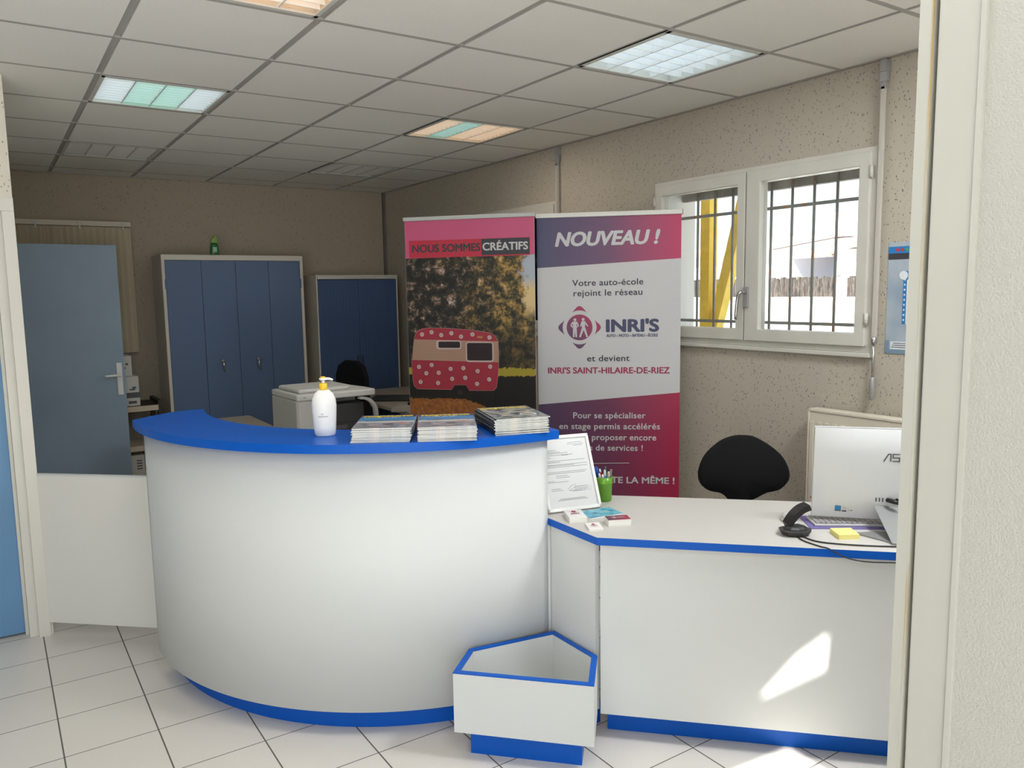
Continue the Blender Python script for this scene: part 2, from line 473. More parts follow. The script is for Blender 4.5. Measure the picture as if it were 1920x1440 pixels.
struct('trim_3', bm, [M_JAMB, MS], 'narrow stained cream door stop beside the dark gap', 'trim')
bm = NB(); box(bm, (XJ + .012, .567, 0), (XJ + .05, .575, 2.649))
struct('trim_4', bm, mat('dark_rubber_seal', (.05, .045, .04), .8), 'dark rubber seal in the door frame gap', 'trim')

# door at the left edge, in its painted frame
bm = NB(); box(bm, (-.84, 4.40, .012), (.052, 4.44, 2.03))
d1 = struct('door_1', bm, M_DOOR, 'closed blue door at the left edge in a cream frame', 'door', bev=.002)
bm = NB(); box(bm, (.0535, 4.3455, 0), (.0945, 4.47, 2.032)); box(bm, (-.8995, 4.3455, 2.0325), (.0945, 4.4695, 2.0445)); box(bm, (-.8995, 4.3455, 0), (-.845, 4.47, 2.032))
box(bm, (.038, 4.385, 0), (.053, 4.399, 2.03))
box(bm, (.092, 4.316, 0), (.1415, 4.3295, 2.04)); box(bm, (-.95, 4.316, 2.0405), (.1415, 4.3295, 2.10)); box(bm, (-.95, 4.316, 0), (-.89, 4.3295, 2.04))
box(bm, (.092, 4.3295, 0), (.0945, 4.3455, 2.04))
obj('door_frame', bm, M_FRAME, d1, bev=.003)
bm = NB(); box(bm, (.142, 4.33, 0), (.152, 4.47, .09)); box(bm, (-4.5, 4.318, 0), (-.95, 4.33, .08))
struct('baseboard_left', bm, M_FRAME, 'small cream skirting at the foot of the partition', 'baseboard')
bm = NB(); box(bm, (-.06, YB - .012, 0), (XR, YB, .08))
struct('baseboard_back', bm, M_FRAME, 'cream skirting along the rear wall', 'baseboard')
bm = NB(); box(bm, (XR - .012, .6, 0), (XR, YB - .012, .08))
struct('baseboard_right', bm, M_FRAME, 'cream skirting along the window wall', 'baseboard')
# open blue door behind the counter
bm = NB(); box(bm, (-.055, 6.60, .015), (.845, 6.64, 2.03))
d2 = struct('door_2', bm, M_DOOR2, 'open slate-blue door leaf standing before the vertical blind', 'door', bev=.002)
bm = NB(); box(bm, (.788, 6.591, .90), (.826, 6.60, 1.145), bev=.003)
obj('door_plate', bm, M_PWHITE, d2)
bm = NB(); tube(bm, smooth_curve([(.808, 6.60, 1.055), (.808, 6.555, 1.055), (.79, 6.543, 1.055), (.70, 6.543, 1.052)], 5), .010)
obj('door_handle', bm, M_PWHITE, d2)
# cable duct in the far corner
bm = NB(); box(bm, (XR - .028, YB - .03, .08), (XR - .002, YB - .002, CZ))
struct('trim_5', bm, mat('brown_duct', (.16, .14, .12), .6), 'dark narrow duct up the far corner of the room', 'trim')


# ---- windows
def window(name, y0, y1, label, bright_hinge=True):
    X = XR
    bm = NB(); z0, z1 = 1.327, 2.271
    frame4(bm, (y0, y1, z0, z1), (y0 + .045, y1 - .045, z0 + .05, z1 - .042), X - .018, X + .06, lambda a, b, d: (d, a, b))
    box(bm, (X - .027, y0 - .004, z0 - .022), (X + .03, y1 + .004, z0 - .0005))
    wn_ = struct(name, bm, M_WIN, label, 'window', bev=.003)
    ym = (y0 + y1) / 2 + .015
    for k, (a, b) in enumerate(((y0 + .022, ym - .004), (ym + .004, y1 - .022))):
        c0, c1 = z0 + .03, z1 - .022; g = .062; fr_in = .072 if k == 0 else .03
        gl0, gl1 = a + (.055 if k == 0 else .052), b - (.09 if k == 0 else .05)
        bm = NB()
        frame4(bm, (a, b, c0, c1), (gl0, gl1, c0 + g, c1 - g), X - .034, X + .03, lambda p, q, d_: (d_, p, q))
        cs = obj('casement', bm, M_WIN, wn_, bev=.004)
        bm = NB(); box(bm, (X - .004, gl0 - .004, c0 + g - .004), (X + .002, gl1 + .004, c1 - g + .004))
        obj('window_glass', bm, M_GLASS, cs)
        bm = NB()
        yh = a - .006 if k == 0 else b + .006
        bm.free()
        for zh in (z0 + .13, z1 - .14):
            bm = NB(); lathe(bm, [(.009, 0), (.009, .055)], 10, (X - .034, yh, zh)); obj('hinge', bm, M_WIN, cs)
    bm = NB(); box(bm, (X - .046, ym - .036, 1.535), (X - .034, ym - .004, 1.645), bev=.003)
    hd = obj('handle_plate', bm, M_GREY, wn_)
    bm = NB(); tube(bm, smooth_curve([(X - .046, ym - .02, 1.615), (X - .085, ym - .02, 1.615), (X - .09, ym - .005, 1.58), (X - .09, ym + .005, 1.47)], 5), [.009] * 16)
    obj('handle_lever', bm, M_CHROME, hd)
    return wn_


WIN = [window('window_1', 2.10, 3.527, 'white twin-casement window showing the iron bars and yellow post'),
       window('window_2', 4.51, 5.955, 'rear window mostly hidden behind the pull-up banners')]
for k, (a, b) in enumerate((W1, W2)):
    g = thing('window_grille', 'rusty iron bars outside the ' + ('near window beside the wall poster' if k == 0 else 'rear window hidden by the banners'), 'window bars', (3.60, (a + b) / 2, 1.34))
    yc, zc = (a + b) / 2, 1.34
    ys = [2.288 + .133 * q for q in range(9)] if k == 0 else [a + .16 + .133 * q for q in range(9)]
    for y in ys:
        bm = NB(); lathe(bm, [(.0075, 0), (.0075, .895)], 8, (0, y - yc, 0)); obj('upright_bar', bm, M_IRON, g)
    for z in (1.446, 2.066):
        bm = NB(); box(bm, (-.005, a - yc, z - zc - .0085), (.005, b - yc, z - zc + .0085)); obj('cross_bar', bm, M_IRON, g)
    bm = NB(); box(bm, (3.625, a, 2.168), (3.66, b, WZ[1])); obj('shutter_slat', bm, mat('weathered_grey_slat', (.42, .39, .36), .8, noise=(14, .35)), WIN[k])
    bm = NB()
    for y_ in (a, b): box(bm, (3.50, min(y_, y_ + (.004 if y_ == a else -.004)), WZ[0]), (3.738, max(y_, y_ + (.004 if y_ == a else -.004)), WZ[1]))
    box(bm, (3.50, a + .004, WZ[0]), (3.76, b - .004, WZ[0] + .004)); obj('outer_reveal', bm, M_OUT, WIN[k])

# ---- wall-mounted shutter cranks
for y, lab in ((2.075, 'long shutter crank beside the near window and poster'), (4.489, 'shutter crank hanging from the ceiling above the banners')):
    t = thing('shutter_crank', lab, 'shutter crank', (XR - .03, y, 1.11))
    bm = NB(); box(bm, (-.012, -.014, 1.475), (.03, .014, 1.525)); box(bm, (-.010, -.018, 1.43), (.014, .018, 1.475), bev=.004); box(bm, (-.008, -.012, 1.40), (.012, .012, 1.43))
    obj('gear_housing', bm, M_GREY, t)
    bm = NB(); box(bm, (-.008, -.0085, .285), (.010, .0085, 1.41)); obj('rod', bm, mat('beige_rod', (.52, .49, .44), .5), t)
    bm = NB(); lathe(bm, [(.012, .262), (.014, .27), (.014, .288), (.010, .295)], 12); tube(bm, [(0, 0, .10), (0, 0, .265)], .006); obj('lower_rod', bm, M_CHROME, t)
    bm = NB(); lathe(bm, [(.007, 0), (.012, .006), (.012, .10), (.008, .108)], 12); obj('grip', bm, M_GREY, t)

# ---- wall poster (right part of it runs behind the jamb)
t = thing('poster', 'blue paper poster pinned to the wall right of the window', 'poster', (XR, 2.036, 1.331))
MP = mat('poster_paper', (.52, .60, .68), .6); N, L, B = nodes(MP)
tc = N.new('ShaderNodeTexCoord'); n1 = tex_noise(N, L, tc.outputs['Object'], 5, 3)
L.new(ramp(N, L, n1.outputs[0], [(.3, (.27, .34, .42)), (.7, (.46, .51, .55))]), B.inputs['Base Color'])
bm = NB(); box(bm, (-.003, -.36, 0), (-.0005, 0, .502)); pl = obj('sheet', bm, MP, t)


def PX(bm, y0, y1, z0, z1, mi, d=.004): poly(bm, [(-d, -y0, z0), (-d, -y1, z0), (-d, -y1, z1), (-d, -y0, z1)], mi)


bm = NB()
PM = [mat('poster_blue', (.02, .19, .50), .5), M_INK, mat('poster_pale', (.72, .76, .80), .6), mat('poster_red', (.5, .03, .05), .6), mat('poster_green', (.05, .35, .1), .6), mat('poster_slate', (.18, .27, .36), .6)]
PX(bm, 0, .36, .452, .482, 0); PX(bm, 0, .36, .425, .452, 1); PX(bm, 0, .36, .0, .018, 5); PX(bm, .0, .02, .018, .06, 5)
PX(bm, .075, .34, .335, .372, 0); PX(bm, .075, .09, .135, .335, 0); PX(bm, .092, .34, .135, .332, 2); PX(bm, .025, .34, .02, .055, 2)
for k in range(9): PX(bm, .079, .086, .15 + .0225 * k, .158 + .0225 * k, 2, .0045)
for k in range(18): PX(bm, .098 + .006 * (k % 2), .30 - .03 * (k % 3), .141 + .0105 * k, .144 + .0105 * k, 1, .0045)
for k in range(3): PX(bm, .03 + .004 * k, .25, .028 + .009 * k, .031 + .009 * k, 1, .0045)
for k in range(3): lathe(bm, [(.008, -.0046), (.008, -.004)], 12, (0, -.042 - .022 * k, .467), 1, 3 + (k == 2), 'x')
lathe(bm, [(.02, -.0048), (.02, -.004)], 20, (0, -.075, .353), 1, 2, 'x')
obj('printed_text', bm, PM, pl)

# ---- radiator
t = thing('radiator', 'cream panel radiator on the wall behind the white computer', 'radiator', (3.33, 1.85, 0))
bm = NB(); box(bm, (0, -.50, .20), (.018, .505, 1.035)); box(bm, (.05, -.50, .20), (.062, .505, 1.035))
for k in range(24):
    y = -.48 + .0415 * k
    box(bm, (-.005, y, .27), (0, y + .026, .985), bev=.004)
rd = obj('panel', bm, M_CREAMRAD, t, bev=.003)
bm = NB(); box(bm, (-.004, -.505, 1.033), (.066, .51, 1.046)); box(bm, (-.004, .503, .2), (.066, .512, 1.046)); box(bm, (-.004, -.512, .2), (.066, -.503, 1.046)); obj('casing', bm, M_CREAMRAD, t, bev=.002)
for y in (-.28, .32):
    bm = NB(); box(bm, (.064, y - .02, .4), (.099, y + .02, .9)); obj('bracket', bm, M_GREY, t)
for y in (-.40, .40):
    bm = NB(); tube(bm, [(.03, y, .21), (.03, y, 0)], .009); obj('pipe', bm, M_CREAMRAD, t)


# ---- recessed ceiling lights
def tube_mat(nm, rgb, e): return mat('lamp_' + nm, rgb, .5, emit=e)


TM = {'w': tube_mat('white', (.80, .92, 1.0), .72), 'm': tube_mat('mint', (.28, .80, .66), .75), 't': tube_mat('teal', (.16, .66, .58), .75), 'p': tube_mat('peach', (1.0, .62, .33), .85), 'o': mat('unlit_tube', (.6, .58, .55), .4)}
BM = {'w': mat('louvre_white', (.80, .83, .84), .35), 'o': mat('louvre_off', (.55, .53, .50), .45)}
CELLS = {'mint': 'wmmw', 'peach': 'pppp', 'mixed': 'ptpp', 'white': 'wwww', 'off': 'oooo', 'added_entry': 'wwww'}
LLAB = {(0, 1): 'lit louvre ceiling light with two mint strips between white ones', (0, -2): 'peach glowing louvre ceiling light cut by the top edge',
        (3, 1): 'peach louvre ceiling light with a single teal strip', (3, -2): 'cool white lit grid ceiling light nearest the barred window',
        (0, 4): 'unlit louvre ceiling light near the rear wall above the blue door', (3, 4): 'unlit louvre ceiling light above the second blue cabinet', (0, -5): 'added unseen white louvre ceiling light just inside the entrance door',
        (3, -5): 'added unseen white louvre ceiling light above the hidden right end of the desk'}
for (i, j), kind in FIT.items():
    x0, y0 = GX + i * T, GY + j * T
    t = thing('ceiling_light', LLAB[(i, j)], 'ceiling light', (x0 + .3, y0 + .3, CZ), 0, 'recessed louvre ceiling lights')
    bm = NB(); a = .285
    for s in (-1, 1):
        box(bm, (s * a - .004, -a, 0), (s * a + .004, a, .11)); box(bm, (-a, s * a - .004, 0), (a, s * a + .004, .11))
        box(bm, (min(s * a, s * .27), -a, -.002), (max(s * a, s * .27), a, .006)); box(bm, (-a, min(s * a, s * .262), -.002), (a, max(s * a, s * .262), .006))
    box(bm, (-a, -a, .10), (a, a, .11)); obj('casing', bm, mat('fitting_white', (.62, .62, .58), .4), t)
    bm = NB(); lb = BM['o' if kind == 'off' else 'w']
    for k in range(1, 4):
        box(bm, (-.27 + .135 * k - .003, -.262, .002), (-.27 + .135 * k + .003, .262, .042))
    nb = 7 if kind == 'white' else 10
    for k in range(1, nb):
        y = -.262 + .524 * k / nb
        box(bm, (-.27, y - .0012, .003), (.27, y + .0012, .040))
    obj('louvre', bm, lb, t)
    for k, c in enumerate(CELLS[kind]):
        x = -.27 + .135 * (k + .5)
        bm = NB(); box(bm, (x - .062, -.262, .052), (x + .062, .262, .056)); obj('lamp_strip', bm, TM[c], t)
    pw, cl_ = {'added_entry': (5 if i == 0 else 27, (.96, .98, 1)), 'white': (1.8, (.95, .98, 1)), 'peach': (4, (1, .92, .82)), 'mint': (1.8, (.9, 1, .97)), 'mixed': (4.2, (1, .9, .8)), 'off': (0, (1, 1, 1))}[kind]
    if pw: area('fitting_light', (x0 + .3, y0 + .3, CZ - .004), (0, 0, -1), .5, .5, pw, cl_)

# ================================================================== OUTSIDE THE WINDOW
bm = NB()
box(bm, (4.32, 0, 2.268), (4.36, 9, 2.34)); box(bm, (3.74, 0, 2.42), (4.40, 9, 2.46))
for k in range(60): box(bm, (3.8, .1 + .15 * k, 2.35), (4.42, .18 + .15 * k, 2.42))
struct('roof_eave', bm, mat('pinkish_eave', (.60, .47, .42), .9), 'pinkish tiled eave above the barred window', 'eave')
t = thing('timber_canopy_post', 'yellow painted timber post with diagonal brace outside the window', 'post', (4.62, 4.19, 0))
bm = NB(); box(bm, (-.045, -.045, -.02), (.045, .045, 2.42)); obj('post', bm, M_YPOST, t, bev=.004)
bm = NB(); prism(bm, [(-.02, .95), (-.045, 1.10), (-.40, 2.30), (-.30, 2.30), (-.045, 1.38), (-.02, 1.3)][::1], -.04, .04, f=lambda x, y, z: (z, x - .005, y)); obj('brace', bm, M_YPOST, t, bev=.003)
bm = NB(); box(bm, (10, 2, -.02), (10.2, 16, 1.49)); tag(obj('garden_wall', bm, M_OUT), 'low white garden wall below the brush fence', 'wall', None, 'structure')
for k, (a, b) in enumerate(((6.56, 6.70), (7.86, 8.12), (9.6, 9.75))):
    bm = NB(); box(bm, (9.97, a, -.02), (10.23, b, 1.775)); tag(obj('wall_pillar', bm, M_OUT), ['white pillar in the garden wall seen near the window right bars', 'white pillar in the garden wall seen beside the window centre', 'white pillar in the garden wall behind the yellow post'][k], 'pillar', 'garden wall pillars')
MBR = mat('brush_screen', (.30, .25, .23), .95); N, L, B = nodes(MBR)
tc = N.new('ShaderNodeTexCoord'); mp = N.new('ShaderNodeMapping'); mp.inputs['Scale'].default_value = (1, 38, 7); L.new(tc.outputs['Object'], mp.inputs[0]); n1 = tex_noise(N, L, mp.outputs[0], 1, 6, .8)
L.new(ramp(N, L, n1.outputs[0], [(.3, (.03, .026, .026)), (.5, (.09, .075, .07)), (.68, (.24, .20, .17))]), B.inputs['Base Color'])
for k, (a, b) in enumerate(((4.0, 6.56), (6.70, 7.86), (8.12, 9.6), (9.75, 13))):
    bm = NB(); n = int((b - a) / .03)
    for q in range(n):
        y = a + (b - a) * q / n
        box(bm, (10.05 + random.uniform(-.02, .02), y, 1.485), (10.10, y + .036, 1.745 + random.uniform(0, .045)))
    tag(obj('brush_fence', bm, MBR), ['brush screen fence right of the right-hand garden pillar', 'brush screen fence between the two window-right garden pillars', 'brush screen fence behind the window centre frame', 'brush screen fence left of the yellow post'][k], 'fence', 'brush fence panels')
t = thing('house', 'white neighbouring house with clay tile roofs beyond the fence', 'house', (16, 11, 0))
bm = NB(); MSH = mat('shaded_white_render', (.66, .68, .74), .9)  # bluish tone of white walls in shade, put into the colour
box(bm, (0, -3, -.02), (5, -.2, 2.46)); box(bm, (1.6, -.2, -.02), (5, .85, 2.3)); box(bm, (-.4, .85, -.02), (5, 1.25, 2.5)); box(bm, (0, 1.25, -.02), (5, 4.5, 2.46))
hb = obj('wall', bm, MSH, t)


def roof(x0, x1, ya, yb, z0, z1):
    bm = NB(); n = int((yb - ya) / .2)
    for q in range(n):
        y = ya + (yb - ya) * q / n
        prism(bm, [(x0, z0), (x1, z1), (x1, z1 + .05), (x0, z0 + .05)], y, y + .12, f=lambda x, z, yy: (x, yy, z))
    prism(bm, [(x0 + .02, z0 - .03), (x1, z1 - .03), (x1, z1 + .02), (x0 + .02, z0 + .02)], ya, yb, f=lambda x, z, yy: (x, yy, z))
    return bm


obj('roof', roof(-.3, 2.2, -3, -.15, 2.50, 2.76), M_TILEROOF, t)
obj('roof', roof(1.6, 5, -3, 1.2, 2.72, 3.15), M_TILEROOF, t)
obj('roof', roof(-.1, 1.7, -.2, .85, 2.33, 2.62), M_TILEROOF, t)
obj('roof', roof(-.3, 3.5, 1.25, 4.6, 2.52, 3.05), M_TILEROOF, t)
bm = NB(); box(bm, (2.2, .9, 2.9), (2.6, 1.3, 3.45)); box(bm, (2.15, .85, 3.45), (2.65, 1.35, 3.5)); obj('chimney', bm, M_OUT, t)
bm = NB(); box(bm, (1.57, -.05, -.02), (1.6, .25, 2.15)); obj('house_door', bm, mat('grey_shutter', (.4, .4, .41), .7), t)
t = thing('palm_plant', 'small yellow-green palm rising behind the garden wall', 'palm', (11.2, 8.75, 0))
bm = NB(); tube(bm, [(0, 0, -.02), (.02, .02, 1.45)], .09); obj('trunk', bm, M_BROWN, t)
bm = NB(); rnd = random.Random(3)
for k in range(16):
    a = 2 * math.pi * k / 16; up = .25 + .35 * rnd.random(); ln = .55 + .2 * rnd.random()
    pr = None
    for q in range(7):
        s = q / 6; r_ = ln * s; z = 1.45 + up * s * 1.6 - .9 * s * s * ln; wd = .05 * math.sin(math.pi * min(1, s + .12)) + .006
        c, d = math.cos(a), math.sin(a)
        cur = [bm.verts.new((c * r_ - d * wd, d * r_ + c * wd, z)), bm.verts.new((c * r_, d * r_, z + .02)), bm.verts.new((c * r_ + d * wd, d * r_ - c * wd, z))]
        if pr:
            bm.faces.new((pr[0], pr[1], cur[1], cur[0])); bm.faces.new((pr[1], pr[2], cur[2], cur[1]))
        pr = cur
obj('fronds', bm, mat('palm_leaf', (.32, .38, .06), .6), t)

# ================================================================== REAR OF THE OFFICE
t = thing('vertical_blind', 'beige vertical blind on the rear wall behind the open blue door', 'blind', (.60, 7.36, 1.17))
bm = NB(); box(bm, (-.44, -.02, 1.055), (.466, .03, 1.097)); obj('head_rail', bm, mat('beige_rail', (.66, .60, .48), .5), t, bev=.003)
MB_ = mat('blind_fabric', (.66, .58, .42), .9)
for k in range(19):
    x = -.415 + .0475 * k
    bm = NB(); cth = math.radians(-30); c, s = math.cos(cth) * .026, math.sin(cth) * .026
    p0, p1 = (x - c, -s), (x + c, s)
    prism(bm, [p0, (x, .004), p1, (p1[0], p1[1] + .0012), (x, .0055), (p0[0], p0[1] + .0012)], 0, 1.05); obj('slat', bm, MB_, t)
for x in (-.225, .085, .405):
    bm = NB(); box(bm, (x - .014, -.034, 1.07), (x + .014, -.018, 1.088)); box(bm, (x - .006, -.034, 1.03), (x + .006, -.026, 1.07)); obj('clip', bm, M_LGREY, t)


def cabinet(loc, w_, d_, h_, label, tambour=False):
    t = thing('metal_cabinet', label, 'cabinet', loc)
    bm = NB(); e = .026 if not tambour else .012
    frame4(bm, (0, w_, 0, h_), (e, w_ - e, .06, h_ - (.045 if not tambour else .012)), 0, d_ - .012, lambda a, b, d: (a, d, b)); box(bm, (0, d_ - .011, 0), (w_, d_, h_))
    obj('carcass', bm, M_CABF, t, bev=.003)
    return t, e


t, e = cabinet((1.215, 6.95, 0), 1.18, .44, 1.983, 'large blue four-leaf metal cabinet with cream frame and green bottle on top')
xs = [e + .002 + (1.18 - 2 * e - .004) * q / 4 for q in range(5)]
for k in range(2):
    bm = NB()
    for q in (2 * k, 2 * k + 1): box(bm, (xs[q] + .0012, .004, .062), (xs[q + 1] - .0012, .022, 1.936), bev=.0025)
    dr = obj('door', bm, M_CAB, t)
    xh = .44 if k == 0 else .745
    bm = NB(); lathe(bm, [(.017, .004), (.017, -.006), (.012, -.012)], 14, (xh, 0, 1.085), 1, 0, 'y'); tube(bm, [(xh, -.014, 1.085), (xh + .004 * (1 - 2 * k), -.02, 1.05), (xh + .008, -.02, .985)], [.010, .009, .004], 8); obj('handle', bm, M_CHROME, dr)
    bm = NB(); xx = xs[0] - .004 if k == 0 else xs[4] + .004
    bm.free()
    for zh in (.2, 1.70):
        bm = NB(); box(bm, (xx - .005, -.003, zh), (xx + .005, .003, zh + .08)); obj('hinge', bm, M_CAB, dr)
t, e = cabinet((2.512, 6.95, 0), .81, .44, 1.813, 'second narrower dark blue cabinet near the far corner with metal top edge', True)
bm = NB(); box(bm, (.014, -.012, 1.775), (.796, .0, 1.801)); obj('top_rail', bm, M_ALU, t, bev=.004)
for k in range(2):
    bm = NB(); xa, xb = (.014, .404) if k == 0 else (.406, .796)
    for q in range(13):
        a = xa + (xb - xa) * q / 13; b = xa + (xb - xa) * (q + 1) / 13
        box(bm, (a, .003, .062), (b - .0008, .012, 1.77))
    dr = obj('door', bm, mat('dark_blue_shutter', (.045, .09, .20), .55), t)
    bm = NB(); xh = .375 if k == 0 else .42
    box(bm, (xh, -.010, .9), (xh + .014, .003, 1.06)); obj('handle', bm, mat('dark_blue_grip', (.03, .05, .10), .5), dr)

t = thing('spray_bottle', 'green air freshener bottle on top of the large blue cabinet', 'bottle', (1.665, 7.06, 1.983))
bm = NB(); lathe(bm, [(.034, 0), (.038, .01), (.038, .05), (.031, .085), (.028, .105)], 20, sy=.6); obj('body', bm, mat('green_plastic', (.02, .16, .05), .3), t)
bm = NB(); prism(bm, [(-.026, .105), (.026, .105), (.028, .135), (.018, .165), (.002, .168), (-.014, .148), (-.026, .13)], -.017, .017, f=lambda x, y, z: (x, z, y)); obj('cap', bm, mat('lime_plastic', (.20, .36, .05), .35), t, bev=.004)
bm = NB(); box(bm, (-.016, -.0245, .03), (.016, -.0235, .07)); obj('front_label', bm, mat('pale_label', (.35, .55, .42), .5), t)

# shelf unit with boxes
t = thing('shelf_unit', 'small dark-framed shelf unit with pale shelves behind the open door', 'shelf', (.84, 6.86, 0))
for x in (-.252, .265):
    for y in (.0, .36):
        bm = NB(); box(bm, (x, y, 0), (x + .032, y + .032, .80)); obj('post', bm, M_BROWN, t, bev=.002)
    bm = NB(); box(bm, (x, .033, .765), (x + .032, .359, .80)); obj('rail', bm, M_BROWN, t, bev=.002)
    bm = NB(); box(bm, (x, .033, .40), (x + .032, .359, .43)); obj('rail', bm, M_BROWN, t, bev=.002)
for z in (.755, .43, .155):
    bm = NB(); box(bm, (-.219, -.006, z - .026), (.264, .39, z + .012), 1); box(bm, (-.219, -.012, z - .03), (.264, -.0065, z + .012), 0); obj('shelf', bm, [mat('pale_shelf', (.60, .52, .40), .6), M_BROWN if z > .7 else mat('pale_shelf', (.6, .5, .4))], t)
t_boxes = [((.86, 6.90), .20, .27, .768, .105, M_CARD, 'white cardboard box with a grey lid, lowest of the three on the shelf unit', 'grey'),
           ((.862, 6.905), .195, .25, .874, .135, M_CARD, 'white cardboard box with a blue logo, middle of the three on the shelf unit', 'blue'),
           ((.815, 6.90), .20, .25, 1.010, .165, M_CARD, 'white cardboard box with small dark print, topmost on the shelf unit', 'print'),
           ((.84, 6.885), .24, .28, .168, .20, M_CARD, 'white and blue packet on the bottom shelf beside the counter', 'packet')]
for (x, y), w_, d_, z, h_, mm, lab, kind in t_boxes:
    b = thing('cardboard_box', lab, 'box', (x, y, z), math.radians(3 if kind == 'blue' else 0), 'boxes on the shelf unit')
    bm = NB(); box(bm, (-w_ / 2 - .02, 0, 0), (w_ / 2 + .02, d_, h_ - .003), bev=.002); obj('carton', bm, mm, b)
    bm = NB(); PMs = [mat('grey_print', (.12, .12, .13), .7), mat('blue_print', (.05, .17, .30), .7)]
    X0 = w_ / 2 + .02
    if kind == 'grey':
        poly(bm, [(X0 - .085, -.001, .018), (X0 - .025, -.001, .018), (X0 - .025, -.001, .04), (X0 - .085, -.001, .04)], 0)
        box(bm, (-X0 - .002, -.003, h_ - .04), (X0 + .002, d_ + .002, h_ - .001), 0)
    elif kind == 'blue':
        lathe(bm, [(.016, -.0015), (.016, -.0005)], 18, (X0 - .035, 0, .04), .6, 1, 'y'); poly(bm, [(X0 - .07, -.001, .02), (X0 - .03, -.001, .02), (X0 - .03, -.001, .032), (X0 - .07, -.001, .032)], 0)
    elif kind == 'print':
        for q in range(3): poly(bm, [(X0 - .085 + .02 * q, -.001, .03 + .03 * q), (X0 - .065 + .02 * q, -.001, .03 + .03 * q), (X0 - .065 + .02 * q, -.001, .045 + .03 * q), (X0 - .085 + .02 * q, -.001, .045 + .03 * q)], 0)
    else:
        poly(bm, [(X0 - .20, -.001, .01), (X0 - .11, -.001, .01), (X0 - .11, -.001, .19), (X0 - .20, -.001, .19)], 1)
        for q in range(4): poly(bm, [(X0 - .06, -.001, .08 + .022 * q), (X0 - .02, -.001, .08 + .022 * q), (X0 - .02, -.001, .09 + .022 * q), (X0 - .06, -.001, .09 + .022 * q)], 0)
    obj('print', bm, PMs, b)

# side desk, printer stand, rear desk
t = thing('side_desk', 'beige desk end seen over the counter before the blue cabinet', 'desk', (.9, 5.2, 0))
bm = NB(); box(bm, (0, 0, .712), (.69, .77, .74)); obj('desktop', bm, M_DESK, t, bev=.002)
for x, y in ((.03, .03), (.62, .03), (.03, .70), (.62, .70)):
    bm = NB(); box(bm, (x, y, 0), (x + .04, y + .04, .712)); obj('leg', bm, M_GREY, t)
t = thing('printer_stand', 'low beige stand carrying the grey printer behind the counter', 'stand', (1.46, 4.62, 0))
bm = NB(); box(bm, (.01, .01, .04), (.61, .55, .725)); obj('body', bm, M_DESK, t)
bm = NB(); box(bm, (0, 0, .722), (.62, .56, .74)); obj('top', bm, M_DESK, t, bev=.002)
bm = NB()
for x, y in ((.05, .05), (.53, .05), (.05, .47), (.53, .47)): box(bm, (x, y, 0), (x + .05, y + .05, .04))
obj('feet', bm, M_BLACK, t)
t = thing('printer', 'light grey multifunction printer behind the curved counter', 'printer', (1.525, 4.66, .74), math.radians(3))
bm = NB()
prism(bm, [(0, .005), (.015, -.008), (.03, -.01), (.155, -.01), (.16, .0), (.16, .16), (.47, .16), (.47, .42), (0, .42)], 0, .252, 0)
box(bm, (.155, .10, .0), (.47, .2, .04), 0)
obj('body', bm, mat('printer_grey', (.50, .50, .48), .5), t, bev=.008)
bm = NB(); box(bm, (.158, .03, .004), (.468, .165, .205), bev=.01); box(bm, (.20, .022, .03), (.44, .034, .085)); obj('paper_tray', bm, M_DGREY, t)
bm = NB(); box(bm, (.25, .018, .045), (.34, .023, .07)); obj('tray_window', bm, mat('smoky_plastic', (.09, .09, .095), .3), t)
bm = NB(); prism(bm, [(0, -.015), (.03, -.02), (.505, -.045), (.52, -.03), (.52, .10), (.47, .42), (0, .42)], .252, .292, 0)
lid = obj('scanner_lid', bm, mat('printer_pale', (.60, .60, .57), .45), t, bev=.009)
bm = NB(); prism(bm, [(.03, .03), (.36, .03), (.40, .08), (.40, .38), (.03, .38)], .292, .318, 0); obj('document_feeder', bm, mat('printer_pale', (.6, .6, .57)), lid, bev=.012)
bm = NB(); box(bm, (.07, .06, .3175), (.13, .075, .3185)); box(bm, (.04, -.0215, .268), (.11, -.019, .276)); obj('badge', bm, M_GREY, lid)
bm = NB(); cv = smooth_curve([(.40, -.02, .235), (.46, -.03, .22), (.505, -.035, .17), (.515, -.035, .09)], 6)
for a, b in zip(cv, cv[1:]):
    prism(bm, [(a.x, a.z), (b.x, b.z), (b.x + .018, b.z + .008), (a.x + .014, a.z + .014)], -.045, -.005, f=lambda x, z, y: (x, y, z))
obj('side_bracket', bm, M_LGREY, t)

t = thing('rear_desk', 'beige work desk in the dark corner left of the banners', 'desk', (2.60, 4.95, 0))
bm = NB(); box(bm, (0, 0, .712), (.78, 1.88, .74)); obj('desktop', bm, M_DESK, t, bev=.002)
for x, y in ((.03, .03), (.70, .03), (.03, 1.80), (.70, 1.80)):
    bm = NB(); box(bm, (x, y, 0), (x + .045, y + .045, .712)); obj('leg', bm, M_GREY, t)
t = thing('laptop', 'closed black laptop on the rear desk', 'laptop', (2.84, 6.05, .74), math.radians(-35))
bm = NB(); box(bm, (-.19, -.13, 0), (.19, .13, .014), bev=.004); obj('base', bm, M_BLACK, t)
bm = NB(); box(bm, (-.19, -.13, .0145), (.19, .13, .024), bev=.004); obj('lid', bm, M_DGREY, t)
t = thing('desk_telephone', 'flat beige telephone base beside the printer on the rear desk', 'telephone', (2.66, 5.42, .74), math.radians(-32))
bm = NB(); prism(bm, [(-.13, 0), (.13, 0), (.13, .05), (-.10, .04), (-.13, .025)], -.10, .10, f=lambda x, z, y: (x, y, z)); obj('base', bm, mat('beige_plastic', (.36, .33, .29), .5), t, bev=.004)
